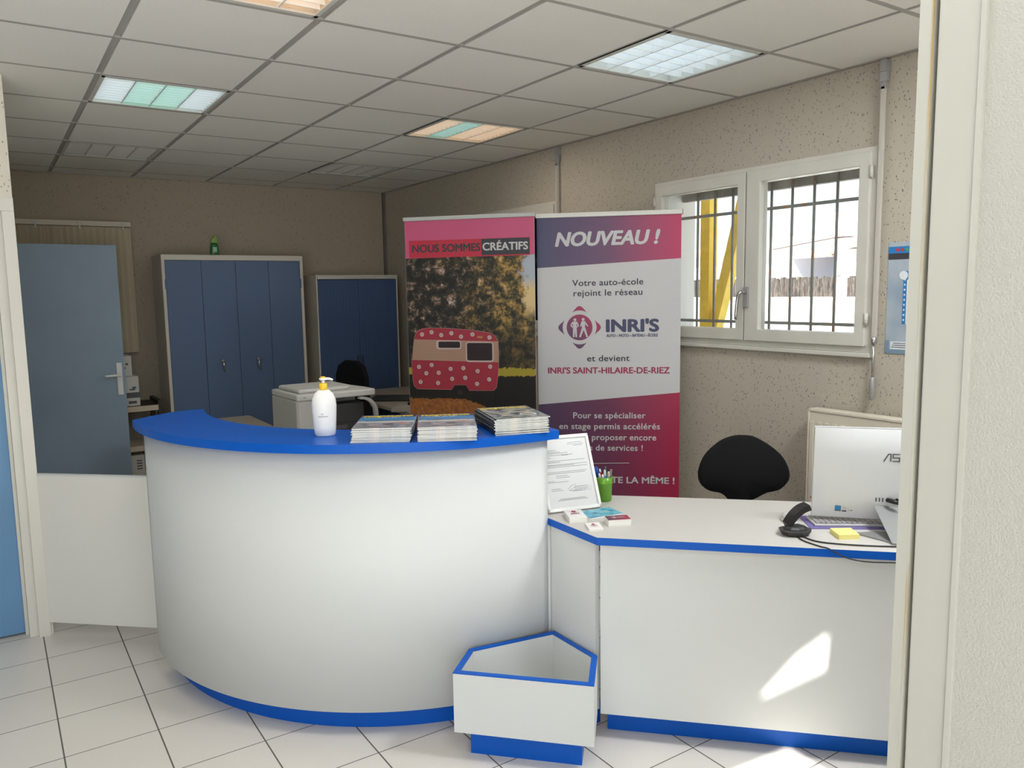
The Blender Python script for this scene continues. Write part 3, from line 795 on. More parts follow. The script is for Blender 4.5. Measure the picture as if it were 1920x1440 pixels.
bm = NB(); tube(bm, smooth_curve([(.00, -.03, .053), (.04, -.07, .075), (.12, -.08, .075), (.17, -.05, .06)], 6), .014); obj('handset', bm, M_BLACK, t)
bm = NB(); tube(bm, smooth_curve([(.05, .06, .055), (.10, .03, .09), (.14, .08, .10), (.17, .16, .02)], 6), .002); obj('cord', bm, M_LGREY, t)


def star_base(t, col, z=.08):
    bm = NB()
    for k in range(5):
        a = 2 * math.pi * k / 5 + .3
        tube(bm, [(0, 0, z + .035), (.28 * math.cos(a), .28 * math.sin(a), z)], [.022, .015], 8)
    obj('star_base', bm, col, t)
    for k in range(5):
        a = 2 * math.pi * k / 5 + .3
        bm = NB(); lathe(bm, [(.027, -.02), (.03, -.012), (.03, .012), (.027, .02)], 14, (.28 * math.cos(a), .28 * math.sin(a), .03), 1, 0, 'y'); box(bm, (.28 * math.cos(a) - .01, .28 * math.sin(a) - .012, .045), (.28 * math.cos(a) + .01, .28 * math.sin(a) + .012, z + .005)); obj('caster', bm, M_BLACK, t)


# chair at the rear desk
t = thing('office_chair', 'dark swivel chair before the second blue cabinet, half hidden by the printer', 'chair', (2.66, 6.08, 0), math.radians(-74))
bm = NB(); prism(bm, smooth := [(-.20 * math.cos(a) if False else .22 * math.cos(a), .21 * math.sin(a)) for a in [2 * math.pi * k / 20 for k in range(20)]], .42, .48); obj('seat', bm, M_FABRIC, t, bev=.015)
bm = NB(); out = [(-.19, .60), (-.20, .80), (-.19, .98), (-.15, 1.06), (-.07, 1.10), (.07, 1.10), (.15, 1.06), (.19, .98), (.20, .80), (.19, .60), (.12, .55), (-.12, .55)]
prism(bm, out, -.25, -.20, f=lambda x, z, y: (x, y, z)); obj('backrest', bm, M_FABRIC, t, bev=.015)
bm = NB(); tube(bm, [(0, 0, .11), (0, 0, .43)], .025); tube(bm, smooth_curve([(0, 0, .42), (0, -.2, .41), (0, -.26, .5), (0, -.265, .7)], 5), .018); obj('column', bm, M_BLACK, t)
star_base(t, M_BLACK)

# ================================================================== PULL-UP BANNERS
uz = lambda y: (lambda u, z: (u, y, z))
A, Bv = Vector((2.074, 4.224)), Vector((2.600, 3.638)); WL = (Bv - A).length
t = thing('pull_up_banner', 'pull-up banner with a pink header and a polka-dot red caravan picture', 'banner', (A.x, A.y, 0), math.atan2(Bv.y - A.y, Bv.x - A.x), 'pull-up banners behind the reception desk')
MPH = mat('autumn_park_print', (.1, .08, .05), .45, spec=.4); N, L, B = nodes(MPH)
tc = N.new('ShaderNodeTexCoord'); sp = N.new('ShaderNodeSeparateXYZ'); L.new(tc.outputs['Object'], sp.inputs[0])
u, z = sp.outputs[0], sp.outputs[2]
nb, nf, nm = tex_noise(N, L, tc.outputs['Object'], 7, 5, .6), tex_noise(N, L, tc.outputs['Object'], 42, 4, .7), tex_noise(N, L, tc.outputs['Object'], 16, 6, .75)
leaf = ramp(N, L, nm.outputs[0], [(.38, (.012, .012, .010)), (.47, (.05, .045, .02)), (.53, (.20, .13, .035)), (.60, (.46, .27, .08)), (.70, (.72, .50, .22))])
darkleaf = ramp(N, L, nm.outputs[0], [(.42, (.010, .010, .010)), (.52, (.03, .028, .02)), (.565, (.13, .085, .06)), (.61, (.30, .20, .16)), (.66, (.62, .50, .46))])
side = math_node(N, L, 'ADD', math_node(N, L, 'MULTIPLY', math_node(N, L, 'SUBTRACT', u, .36), 4.0), math_node(N, L, 'MULTIPLY', math_node(N, L, 'SUBTRACT', nb.outputs[0], .5), 4), True)
tree = mixc(N, L, side, darkleaf, leaf)
low = math_node(N, L, 'MULTIPLY_ADD', math_node(N, L, 'SUBTRACT', 1.52, z), 5.0, True)
low = math_node(N, L, 'MULTIPLY', math_node(N, L, 'SUBTRACT', 1.50, z), 6.0, True)
tree = mixc(N, L, math_node(N, L, 'MULTIPLY', low, .75), tree, (.014, .013, .012))
# sky and pale building at the upper right
sk = math_node(N, L, 'ADD', math_node(N, L, 'SUBTRACT', u, .70), math_node(N, L, 'MULTIPLY', math_node(N, L, 'SUBTRACT', nb.outputs[0], .5), .35))
skm = math_node(N, L, 'MULTIPLY', math_node(N, L, 'MULTIPLY', sk, 40, True), math_node(N, L, 'MULTIPLY', math_node(N, L, 'SUBTRACT', z, 1.48), 12, True), True)
skyc = mixc(N, L, math_node(N, L, 'MULTIPLY', math_node(N, L, 'SUBTRACT', 1.72, z), 14, True), (.36, .40, .46), (.62, .46, .22))
pic = mixc(N, L, skm, tree, skyc)
# meadow: shade under the caravan, lime strip, orange grass
nz = math_node(N, L, 'ADD', z, math_node(N, L, 'MULTIPLY', math_node(N, L, 'SUBTRACT', nf.outputs[0], .5), .05))
lime = math_node(N, L, 'MULTIPLY', math_node(N, L, 'GREATER_THAN', nz, 1.152), math_node(N, L, 'LESS_THAN', nz, 1.198))
pic = mixc(N, L, lime, pic, (.34, .27, .03))
pic = mixc(N, L, math_node(N, L, 'LESS_THAN', nz, 1.150), pic, (.014, .012, .010))
oy = math_node(N, L, 'SUBTRACT', 1.012, math_node(N, L, 'MULTIPLY', math_node(N, L, 'MAXIMUM', math_node(N, L, 'SUBTRACT', u, .36), 0), .35))
grass = ramp(N, L, nf.outputs[0], [(.3, (.16, .05, .015)), (.55, (.30, .11, .03)), (.75, (.46, .20, .05))])
pic = mixc(N, L, math_node(N, L, 'MULTIPLY', math_node(N, L, 'LESS_THAN', nz, oy), math_node(N, L, 'LESS_THAN', u, math_node(N, L, 'ADD', .50, math_node(N, L, 'MULTIPLY', math_node(N, L, 'SUBTRACT', nb.outputs[0], .5), .3)))), pic, grass)
L.new(pic, B.inputs['Base Color'])
M_PINK = mat('pink_print', (.52, .085, .19), .5); M_RED = mat('red_print', (.46, .022, .05), .5)
bm = NB(); yb = -.002
box(bm, (0.004, -.0015, .09), (WL - .004, .0015, 2.058), 0)
poly(bm, [(.005, yb, 1.84), (WL - .005, yb, 1.845), (WL - .005, yb, 2.056), (.005, yb, 2.056)], 1)
poly(bm, [(.005, yb, .1), (WL - .005, yb, .1), (WL - .005, yb, 1.845), (.005, yb, 1.84)], 2)
obj('printed_sheet', bm, [M_PRINTW, M_PINK, MPH], t, recalc=False)
bm = NB(); f = uz(-.003)
poly(bm, [f(.029, 1.842), f(.757, 1.842), f(.757, 1.942), f(.029, 1.942)], 0)
f = uz(-.0036); poly(bm, [f(.471, 1.848), f(.754, 1.849), f(.754, 1.941), f(.471, 1.940)], 1)
f = uz(-.0042)
text(bm, 'NOUS SOMMES', .050, .464, 1.874, .042, f, .035, mi=1); text(bm, 'CRÉATIFS', .480, .744, 1.875, .042, f, .03, mi=2)
obj('headline', bm, [M_RED, M_INK, M_PRINTW], t, recalc=False)
bm = NB(); f = uz(-.003)
outl = [(.029, 1.116), (.025, 1.228), (.045, 1.372), (.063, 1.411), (.098, 1.427), (.142, 1.432), (.263, 1.429), (.382, 1.42), (.5, 1.404), (.542, 1.386), (.558, 1.354), (.564, 1.286), (.557, 1.164), (.546, 1.086), (.527, 1.067), (.379, 1.065), (.358, 1.097), (.291, 1.096), (.271, 1.068), (.057, 1.069), (.036, 1.088)]
cx_, cz_ = .295, 1.25
poly(bm, [f(cx_ + (a - cx_) * 1.008, cz_ + (b - cz_) * 1.012) for a, b in outl], 5)
f = uz(-.0034); poly(bm, [f(a, b) for a, b in outl], 0)
f = uz(-.0038); poly(bm, [f(.028, 1.242), f(.562, 1.232), f(.5625, 1.353), f(.044, 1.365)], 1)
for q in range(1, 9):
    zz = 1.240 + .0138 * q; poly(bm, [f(.030 + .0015 * q, zz), f(.5615, zz - .010), f(.5615, zz - .0085), f(.030 + .0015 * q, zz + .0015)], 4)
f = uz(-.0043)


def rrect(x0, x1, z0, z1, r):
    o = []
    for cx, cz, a0 in ((x1 - r, z1 - r, 0), (x0 + r, z1 - r, 90), (x0 + r, z0 + r, 180), (x1 - r, z0 + r, 270)):
        o += [(cx + r * math.cos(math.radians(a0 + q * 22.5)), cz + r * math.sin(math.radians(a0 + q * 22.5))) for q in range(5)]
    return o


for x0, x1, z0, z1 in ((.182, .338, 1.306, 1.359), (.364, .533, 1.232, 1.350)):
    poly(bm, [f(*p) for p in rrect(x0, x1, z0, z1, .016)], 2)
f = uz(-.0048)
for x0, x1, z0, z1 in ((.196, .330, 1.315, 1.352), (.372, .525, 1.242, 1.344)):
    poly(bm, [f(*p) for p in rrect(x0, x1, z0, z1, .009)], 3)
poly(bm, [f(.437, 1.372), f(.469, 1.370), f(.469, 1.384), f(.437, 1.386)], 6)
for a, b in [(.095, 1.394), (.155, 1.407), (.215, 1.39), (.278, 1.401), (.337, 1.381), (.407, 1.394), (.51, 1.376), (.07, 1.201), (.15, 1.213), (.115, 1.163), (.193, 1.167), (.268, 1.191), (.276, 1.132), (.347, 1.196), (.357, 1.139), (.434, 1.179), (.429, 1.104), (.511, 1.206), (.503, 1.131), (.077, 1.111), (.187, 1.106)]:
    poly(bm, [f(a + .0128 * math.cos(q * math.pi / 9), b + .0128 * math.sin(q * math.pi / 9)) for q in range(18)], 2)
    g = uz(-.0052); poly(bm, [g(a + .004 * math.cos(q * math.pi / 5), b + .004 * math.sin(q * math.pi / 5)) for q in range(10)], 5)
f = uz(-.0032); poly(bm, [f(.322 + .034 * math.cos(q * math.pi / 9), 1.052 + .034 * math.sin(q * math.pi / 9)) for q in range(18)], 7)
f = uz(-.0036); poly(bm, [f(.322 + .017 * math.cos(q * math.pi / 9), 1.052 + .017 * math.sin(q * math.pi / 9)) for q in range(18)], 8)
obj('caravan_picture', bm, [mat('caravan_red', (.33, .025, .045), .5), mat('caravan_wood', (.40, .24, .17), .5), mat('caravan_trim', (.52, .40, .38), .5), mat('caravan_glass', (.025, .015, .015), .4), mat('caravan_groove', (.26, .14, .10), .5), mat('caravan_edge', (.36, .22, .20), .5), mat('caravan_lamp', (.45, .17, .05), .5), mat('tyre_print', (.006, .005, .005), .5), mat('hub_print', (.03, .018, .018), .5)], t, recalc=False)
bm = NB(); box(bm, (-.003, -.011, 2.055), (WL + .003, .011, 2.077)); obj('top_rail', bm, mat('grey_rail', (.46, .48, .46), .4), t, bev=.003)
bm = NB(); box(bm, (-.01, -.035, .012), (WL + .006, .035, .088)); obj('base_cassette', bm, M_ALU, t, bev=.01)
bm = NB(); box(bm, (.10, -.12, 0), (.14, .12, .012)); obj('foot', bm, M_ALU, t)
bm = NB(); box(bm, (WL - .19, -.12, 0), (WL - .15, .12, .012)); obj('foot', bm, M_ALU, t)
bm = NB(); tube(bm, [(WL / 2, .02, .08), (WL / 2, .013, 2.06)], .007); obj('support_pole', bm, M_ALU, t)

A, Bv = Vector((2.659, 3.710)), Vector((3.248, 3.142)); WR = (Bv - A).length
t = thing('pull_up_banner', 'pull-up banner in purple and magenta with the large NOUVEAU headline', 'banner', (A.x, A.y, 0), math.atan2(Bv.y - A.y, Bv.x - A.x), 'pull-up banners behind the reception desk')


def gradient(name, c0, c1, c2, diag):
    M = mat(name, c0, .48); N, L, B = nodes(M); tc = N.new('ShaderNodeTexCoord'); sp = N.new('ShaderNodeSeparateXYZ'); L.new(tc.outputs['Object'], sp.inputs[0])
    v = math_node(N, L, 'ADD', math_node(N, L, 'DIVIDE', sp.outputs[0], WR), math_node(N, L, 'MULTIPLY', sp.outputs[2], diag))
    L.new(ramp(N, L, v, [(.02, c0), (.5, c1), (.98, c2)]), B.inputs['Base Color']); return M


MG1 = gradient('header_gradient', (.060, .062, .135), (.135, .062, .125), (.44, .035, .11), 0)
MG2 = gradient('footer_gradient', (.075, .045, .10), (.135, .030, .075), (.34, .010, .055), .0)
bm = NB(); yb = -.002
box(bm, (.003, -.0015, .09), (WR - .003, .0015, 2.058), 0)
poly(bm, [(.003, yb, 1.770), (WR - .003, yb, 1.809), (WR - .003, yb, 2.056), (.003, yb, 2.056)], 1)
poly(bm, [(.003, yb, .975), (WR - .003, yb, 1.053), (WR - .003, yb, 1.809), (.003, yb, 1.770)], 0)
poly(bm, [(.003, yb, .1), (WR - .003, yb, .1), (WR - .003, yb, 1.053), (.003, yb, .975)], 2)
obj('printed_sheet', bm, [M_PRINTW, MG1, MG2], t, recalc=False)
f = uz(-.0032)
bm = NB(); text(bm, 'NOUVEAU !', .112, .695, 1.892, .074, f, .045, .22, mi=0, slope=.006); obj('headline', bm, M_PRINTW, t, recalc=False)
for nm_, st, a_, b_, z_ in (('intro_line', 'Votre auto-école', .206, .607, 1.664), ('intro_line', 'rejoint le réseau', .213, .602, 1.606), ('intro_line', 'et devient', .290, .531, 1.231)):
    bm = NB(); text(bm, st, a_, b_, z_, .034, f, .016, slope=.01, space=1.05); obj(nm_, bm, M_INK, t, recalc=False)
bm = NB(); text(bm, "INRI'S SAINT-HILAIRE-DE-RIEZ", .062, .757, 1.160, .034, f, .03, mi=0, slope=.005); obj('school_name', bm, M_WINE, t, recalc=False)
bm = NB(); text(bm, "INRI'S", .402, .692, 1.402, .066, f, .055, mi=0, slope=.006); obj('logo_lettering', bm, M_NAVY, t, recalc=False)
bm = NB(); text(bm, 'AUTO – MOTO – BATEAU – ÉCOLE', .400, .690, 1.371, .0155, f, .035, mi=0, slope=.008); obj('logo_subtitle', bm, M_NAVY, t, recalc=False)
# round emblem: disc with two white figures and four curved wedges
bm = NB(); cx, cz = .246, 1.427
R_ = .0745
MEM = mat('emblem_gradient', (.3, .03, .09), .5); N, L, B = nodes(MEM); tc = N.new('ShaderNodeTexCoord'); sp = N.new('ShaderNodeSeparateXYZ'); L.new(tc.outputs['Object'], sp.inputs[0])
v = math_node(N, L, 'ADD', math_node(N, L, 'MULTIPLY', math_node(N, L, 'SUBTRACT', sp.outputs[0], .11), 2.2), math_node(N, L, 'MULTIPLY', math_node(N, L, 'SUBTRACT', sp.outputs[2], 1.427), 2.2))
L.new(ramp(N, L, v, [(.05, (.10, .045, .11)), (.45, (.28, .03, .09)), (.75, (.40, .03, .09))]), B.inputs['Base Color'])
poly(bm, [f(cx + R_ * math.cos(q * math.pi / 20), cz + R_ * math.sin(q * math.pi / 20)) for q in range(40)], 0)
for k in range(4):
    a = k * math.pi / 2; d = Vector((math.cos(a), math.sin(a))); s = Vector((-d.y, d.x))
    inner = [d * (.098 - .030 * (q / 4) ** 2 * .4) + s * .0425 * (q / 4) for q in range(-4, 5)]
    outer = [d * (.087 + .036 * math.cos(q / 4 * 1.5)) + s * .0425 * (q / 4) * (.86 if abs(q) < 4 else 1) for q in range(-3, 4)][::-1]
    poly(bm, [f(cx + p.x, cz + p.y) for p in inner + outer], 0)
g = uz(-.0040)


def stroke(p, q, w0, w1):
    p, q = Vector(p), Vector(q); d = (q - p).normalized(); s = Vector((-d.y, d.x))
    poly(bm, [g(cx + a.x, cz + a.y) for a in (p + s * w0, p - s * w0, q - s * w1, q + s * w1)], 1)


for hx, hz in ((-.026, .044), (.021, .046)): poly(bm, [g(cx + hx + .0085 * math.cos(q * math.pi / 6), cz + hz + .0085 * math.sin(q * math.pi / 6)) for q in range(12)], 1)
stroke((-.028, .034), (-.027, -.008), .0125, .009); stroke((-.032, -.005), (-.034, -.056), .006, .0045); stroke((-.022, -.005), (-.019, -.056), .006, .0045)
stroke((-.038, .030), (-.050, .012), .004, .0035); stroke((-.050, .012), (-.038, .000), .0035, .003); stroke((-.017, .030), (-.006, .012), .004, .0035); stroke((-.006, .012), (-.017, .000), .0035, .003)
stroke((.022, .036), (.023, -.008), .011, .008); stroke((.020, -.005), (.002, -.056), .007, .0045); stroke((.027, -.004), (.036, -.030), .007, .0055); stroke((.036, -.030), (.044, -.056), .0055, .0045)
stroke((.014, .030), (.006, .004), .004, .003); stroke((.030, .030), (.048, .006), .004, .003)
obj('emblem', bm, [MEM, M_PRINTW], t, recalc=False)
for st, a_, b_, z_, cp_, bo_ in (('Pour se spécialiser', .207, .623, .897, .034, .018), ('en stage permis accélérés', .125, .705, .832, .034, .018), ('et vous proposer encore', .137, .684, .767, .034, .018),
                               ('plus de services !', .235, .608, .706, .034, .018), ("L'ÉQUIPE RESTE LA MÊME !", .072, .789, .512, .036, .03)):
    bm = NB(); text(bm, st, a_, b_, z_, cp_, f, bo_, slope=.012, space=1.05 if bo_ < .02 else 1.0); obj('closing_line', bm, M_PRINTW, t, recalc=False)
bm = NB(); poly(bm, [f(.28, .627), f(.532, .636), f(.532, .639), f(.28, .630)], 0); obj('printed_rule', bm, M_PRINTW, t, recalc=False)
bm = NB(); box(bm, (-.003, -.011, 2.052), (WR + .001, .011, 2.077), 0); box(bm, (WR + .001, -.013, 2.050), (WR + .006, .013, 2.079), 1); obj('top_rail', bm, [mat('pale_rail', (.66, .65, .60), .4), M_GREY], t, bev=.002)
bm = NB(); box(bm, (-.006, -.035, .012), (WR + .01, .035, .088)); obj('base_cassette', bm, M_ALU, t, bev=.01)
bm = NB(); box(bm, (.15, -.12, 0), (.19, .12, .012)); obj('foot', bm, M_ALU, t)
bm = NB(); box(bm, (WR - .14, -.12, 0), (WR - .10, .12, .012)); obj('foot', bm, M_ALU, t)
bm = NB(); tube(bm, [(WR / 2, .02, .08), (WR / 2, .013, 2.06)], .007); obj('support_pole', bm, M_ALU, t)

# ================================================================== RECEPTION COUNTER
CX, CY, CR = 1.742, 3.601, 1.226


def arc(r, a0, a1, n): return [(r * math.cos(math.radians(a0 + (a1 - a0) * k / n)), r * math.sin(math.radians(a0 + (a1 - a0) * k / n))) for k in range(n + 1)]


t = thing('reception_counter', 'white quarter-round reception counter with blue top and blue plinth', 'counter', (CX, CY, 0))
bm = NB(); wall_strip(bm, arc(CR, 179.5, 270, 72), arc(CR - .022, 179.5, 270, 72), .097, 1.08)
box(bm, (-.001, -CR, .097), (.0148, -CR + .022, .738))
for f_ in bm.faces: f_.smooth = abs(f_.normal.z) < .5
cp = obj('curved_panel', bm, M_WHITE, t)
bm = NB(); box(bm, (-CR + .024, -.03, .097), (-CR + .30, -.008, 1.08)); box(bm, (-.022, -CR + .024, .097), (-.002, -CR + .27, 1.08)); obj('end_panel', bm, M_WHITE, t)
bm = NB(); wall_strip(bm, arc(CR - .024, 181, 269.5, 40), arc(CR - .26, 181, 269.5, 40), .70, .72); obj('inner_shelf', bm, M_WHITE, t)
pol = arc(CR + .032, 176, 270, 60) + [(.033, -CR - .032), (.050, -CR + .10), (.075, -.955)] + arc(.955, 270, 166, 50)[0:] + [(-1.00, .240), (-1.058, .229), (-1.16, .165), (-1.225, .11)]
bm = NB(); prism(bm, pol, 1.080, 1.113); obj('countertop', bm, M_BLUE, t)
bm = NB(); wall_strip(bm, arc(CR - .070, 181, 269.5, 60), arc(CR - .09, 181, 269.5, 60), 0, .097); obj('plinth', bm, M_BLUE, t)

t = thing('half_gate', 'white low swing gate between the counter and the partition', 'gate', (.135, 4.335, 0), math.atan2(-.418, .457))
bm = NB(); box(bm, (.004, -.012, .067), (.88, .012, .802), bev=.001); obj('panel', bm, mat('gate_white', (.74, .73, .68), .45), t)
bm = NB(); box(bm, (.0, -.013, .797), (.882, .013, .806)); obj('top_edge', bm, M_WHITE, t)
for z in (.14, .70):
    bm = NB(); lathe(bm, [(.007, z), (.007, z + .06)], 10, (-.004, 0, 0)); obj('hinge', bm, mat('worn_brass', (.28, .16, .08), .6), t)

# desk
d = Vector((.6995, -.7146)); n = Vector((.7146, .6995)); P1 = Vector((1.738, 2.077))
t = thing('reception_desk', 'white lower desk with blue edged worktop and blue plinth', 'desk', (P1.x, P1.y, 0))
L_ = 1.40
q2 = d * L_; q3 = q2 + n * .615; q4 = Vector((2.02 - P1.x, 2.62 - P1.y)); q5 = Vector((.068, .53))
poly_top = [(0, 0), tuple(q2), tuple(q3), (q4.x, q4.y), (.062, .56), (.0055, .296)]
bm = NB(); prism(bm, poly_top, .739, .767, 0, 1); obj('worktop', bm, [mat('desk_white', (.55, .535, .505), .4), M_BLUE], t)
e0 = n * .016 + d * .010
bm = NB(); a = e0; b = q2 + n * .016
prism(bm, [tuple(a), tuple(b), tuple(b + n * .02), tuple(a + n * .02 + d * .0)], .097, .739); obj('front_panel', bm, M_WHITE, t)
bm = NB(); box(bm, (.0185, .033, .097), (.038, .298, .739)); obj('side_panel', bm, mat('side_panel_white', (.67, .68, .67), .4), t)
bm = NB(); a = n * .085 + d * .03; b = q2 + n * .085
prism(bm, [tuple(a), tuple(b), tuple(b + n * .02), tuple(a + n * .02)], 0, .097); box(bm, (.075, .09, 0), (.09, .298, .097)); obj('plinth', bm, M_BLUE, t)
bm = NB(); a = q2 + n * .03 - d * .03; prism(bm, [tuple(a), tuple(a + d * .02), tuple(a + d * .02 + n * .55), tuple(a + n * .55)], 0, .739); obj('end_panel', bm, M_WHITE, t)

d_desk = d.copy()
# planter box
pp = [Vector(p) for p in ((1.255, 2.281), (1.394, 2.405), (1.745, 2.345), (1.745, 2.085), (1.597, 1.925))]


def inset(P, w_):
    out = []; k_ = len(P)
    ar = sum(P[i].x * P[(i + 1) % k_].y - P[(i + 1) % k_].x * P[i].y for i in range(k_)); sg = 1 if ar > 0 else -1
    for i in range(k_):
        a, b, c = P[i - 1], P[i], P[(i + 1) % k_]
        e1, e2 = (b - a).normalized(), (c - b).normalized(); n1, n2 = Vector((-e1.y, e1.x)) * sg, Vector((-e2.y, e2.x)) * sg
        bis = (n1 + n2); out.append(b + bis * (w_ / (bis.dot(n1))))
    return out


o0 = Vector((1.50, 2.20)); pl_ = [p - o0 for p in pp]
t = thing('planter_box', 'empty white five-sided planter with blue rim in the counter corner', 'planter', (o0.x, o0.y, 0))
bm = NB(); wall_strip(bm, [tuple(p) for p in pl_], [tuple(p) for p in inset(pl_, .02)], .100, .318, 0, True)
prism(bm, [tuple(p) for p in inset(pl_, .01)], .10, .118); obj('box', bm, M_WHITE, t)
bm = NB(); wall_strip(bm, [tuple(p) for p in inset(pl_, -.0008)], [tuple(p) for p in inset(pl_, .021)], .3175, .321, 0, True); obj('rim', bm, M_BLUE, t)
bm = NB(); prism(bm, [tuple(p) for p in inset(pl_, .045)], 0, .10); obj('plinth', bm, M_BLUE, t)

# ================================================================== ON THE COUNTER
ZC = 1.113
t = thing('soap_bottle', 'white pump bottle with yellow collar on the blue countertop', 'bottle', (1.022, 2.80, ZC), math.radians(-20))
bm = NB(); lathe(bm, [(.034, 0), (.038, .004), (.041, .03), (.0445, .09), (.0455, .115), (.043, .140), (.034, .160), (.022, .171), (.014, .175)], 32, sy=.68); obj('body', bm, M_PWHITE, t)
bm = NB(); lathe(bm, [(.0145, .174), (.0155, .176), (.0155, .196), (.013, .198)], 24); obj('collar', bm, M_YEL, t)
bm = NB(); lathe(bm, [(.0065, .197), (.006, .212)], 14); lathe(bm, [(.012, .209), (.015, .212), (.014, .217), (.006, .219)], 18); tube(bm, [(.0, 0, .2135), (.022, -.002, .2135), (.036, -.004, .209)], [.006, .005, .004], 8); hd = obj('pump_head', bm, M_PWHITE, t)
bm = NB(); lathe(bm, [(.011, .2175), (.009, .2215), (.003, .223)], 16); obj('pump_top', bm, M_YEL, hd)
bm = NB()
text(bm, 'lof', -.012, -.004, .083, .005, lambda a, b: (a, -.0312, b)); text(bm, 'Handlotion', -.022, .012, .074, .005, lambda a, b: (a, -.0312, b))
obj('front_print', bm, M_INK, t, recalc=False)

# magazines
MC = mat('magazine_cover', (.3, .3, .3), .3, spec=.6); N, L, B = nodes(MC)
tc = N.new('ShaderNodeTexCoord'); sp = N.new('ShaderNodeSeparateXYZ'); L.new(tc.outputs['Object'], sp.inputs[0])
mp = N.new('ShaderNodeMapping'); mp.inputs['Scale'].default_value = (14, 30, 1); L.new(tc.outputs['Object'], mp.inputs[0])
n1 = tex_noise(N, L, mp.outputs[0], 1.4, 5, .65)
photo = ramp(N, L, n1.outputs[0], [(.38, (.04, .04, .045)), (.46, (.26, .25, .24)), (.51, (.07, .14, .30)), (.56, (.55, .53, .50)), (.62, (.38, .08, .06))])
sea = mixc(N, L, n1.outputs[0], (.01, .10, .36), (.10, .36, .62))
yy = math_node(N, L, 'ADD', sp.outputs[1], math_node(N, L, 'MULTIPLY', math_node(N, L, 'SUBTRACT', n1.outputs[0], .5), .02))
c1 = mixc(N, L, math_node(N, L, 'GREATER_THAN', yy, .165), photo, sea)
c1 = mixc(N, L, math_node(N, L, 'LESS_THAN', math_node(N, L, 'ABSOLUTE', math_node(N, L, 'SUBTRACT', yy, .135)), .010), c1, (.62, .62, .60))
L.new(mixc(N, L, math_node(N, L, 'GREATER_THAN', sp.outputs[1], .245), c1, (.012, .035, .16)), B.inputs['Base Color'])
MC2 = mat('dark_magazine_cover', (.3, .3, .3), .3, spec=.6); N, L, B = nodes(MC2)
tc = N.new('ShaderNodeTexCoord'); mp = N.new('ShaderNodeMapping'); mp.inputs['Scale'].default_value = (18, 26, 1); L.new(tc.outputs['Object'], mp.inputs[0]); n1 = tex_noise(N, L, mp.outputs[0], 1.2, 6, .65)
L.new(ramp(N, L, n1.outputs[0], [(.36, (.02, .025, .03)), (.45, (.07, .12, .16)), (.51, (.22, .24, .26)), (.56, (.50, .50, .49)), (.61, (.5, .34, .08)), (.68, (.08, .16, .3))]), B.inputs['Base Color'])
MSP = mat('navy_spine', (.010, .014, .03), .35)


def magazine_mesh(spine):
    bm = NB(); T_ = .0038; W, H = .21, .297
    box(bm, (.0006, .0006, .0004), (W - .0006, H - .0006, T_ - .0004), 0)
    box(bm, (0, 0, 0), (W, H, .0004), 1); box(bm, (0, 0, T_ - .0004), (W, H, T_), 1)
    if spine: box(bm, (-.0004, 0, 0), (.0006, H, T_), 2)
    return bm


ORD = ['topmost', 'second', 'third', 'fourth', 'fifth', 'sixth', 'seventh', 'eighth', 'ninth', 'tenth', 'eleventh', 'twelfth', 'thirteenth', 'fourteenth', 'fifteenth', 'sixteenth']
stacks = [((1.041, 2.590), -31, 13, MC, True, 'left stack next to the soap bottle', 'left'),
          ((1.238, 2.462), -28.5, 13, MC, False, 'middle stack on the blue counter', 'middle'),
          ((1.516, 2.392), -17, 15, MC2, True, 'dark-spined right stack at the counter end', 'right')]
for (x, y), ang, cnt, mcov, spine, where, sid in stacks:
    base = magazine_mesh(True)
    bmesh.ops.recalc_face_normals(base, faces=base.faces)
    me = bpy.data.meshes.new('magazine'); base.to_mesh(me); base.free()
    for q in (M_PAPER, mcov, MSP if sid == 'right' else mat('pale_spine', (.45, .47, .5), .4)): me.materials.append(q)
    for k in range(cnt):
        o = bpy.data.objects.new('magazine', me); COL.objects.link(o)
        top = k == cnt - 1
        jx, jy, ja = random.uniform(-.003, .003), random.uniform(-.002, .003), random.uniform(-.8, .8)
        if top and sid == 'right': jx, jy, ja = .008, .002, 0
        if k == 0 and sid == 'left': jx, jy = -.006, -.002
        a = math.radians(ang + ja)
        o.location = (x + jx * math.cos(a) - jy * math.sin(a), y + jx * math.sin(a) + jy * math.cos(a), ZC + .0005 + k * .0040)
        o.rotation_euler = (0, 0, a)
        rank = cnt - 1 - k
        tag(o, ('topmost magazine with yellow title showing, ' if top else ORD[rank] + ' magazine from the top, ') + where, 'magazine', 'boating magazines on the counter')
        if top:
            bm = NB(); zt = .0042; fm = lambda a_, b_: (a_, b_, zt)
            text(bm, 'neptune', .010, .195, .254, .034, fm, .06, .1, mi=0)
            if sid != 'right': text(bm, "C'est l'été des RIB !", .012, .15, .226, .013, fm, .05, mi=1)
            else:
                obj('cover_title', bm, [mat('yellow_print', (.80, .62, .02), .4)], o, recalc=False); bm = NB()
                bm2 = [(.150 + .034 * math.cos(q * math.pi / 10), .085 + .030 * math.sin(q * math.pi / 10), zt) for q in range(20)]; poly(bm, bm2, 1)
                poly(bm, [(.148 + .026 * math.cos(q * math.pi / 10), .085 + .022 * math.sin(q * math.pi / 10), zt + .0003) for q in range(20)], 2)
            obj('cover_title' if sid != 'right' else 'cover_picture', bm, [mat('yellow_print', (.80, .62, .02), .4), mat('cover_white', (.75, .75, .74), .4), mat('cover_grey', (.28, .28, .28), .4)], o, recalc=False)

# ================================================================== ON THE DESK
ZD = .767
t = thing('framed_certificate', 'white framed printed letter leaning at the end of the desk', 'picture frame', (1.772, 2.410, ZD), math.atan2(-.055, .225))
lean = Matrix.Rotation(math.radians(-26), 4, 'X')


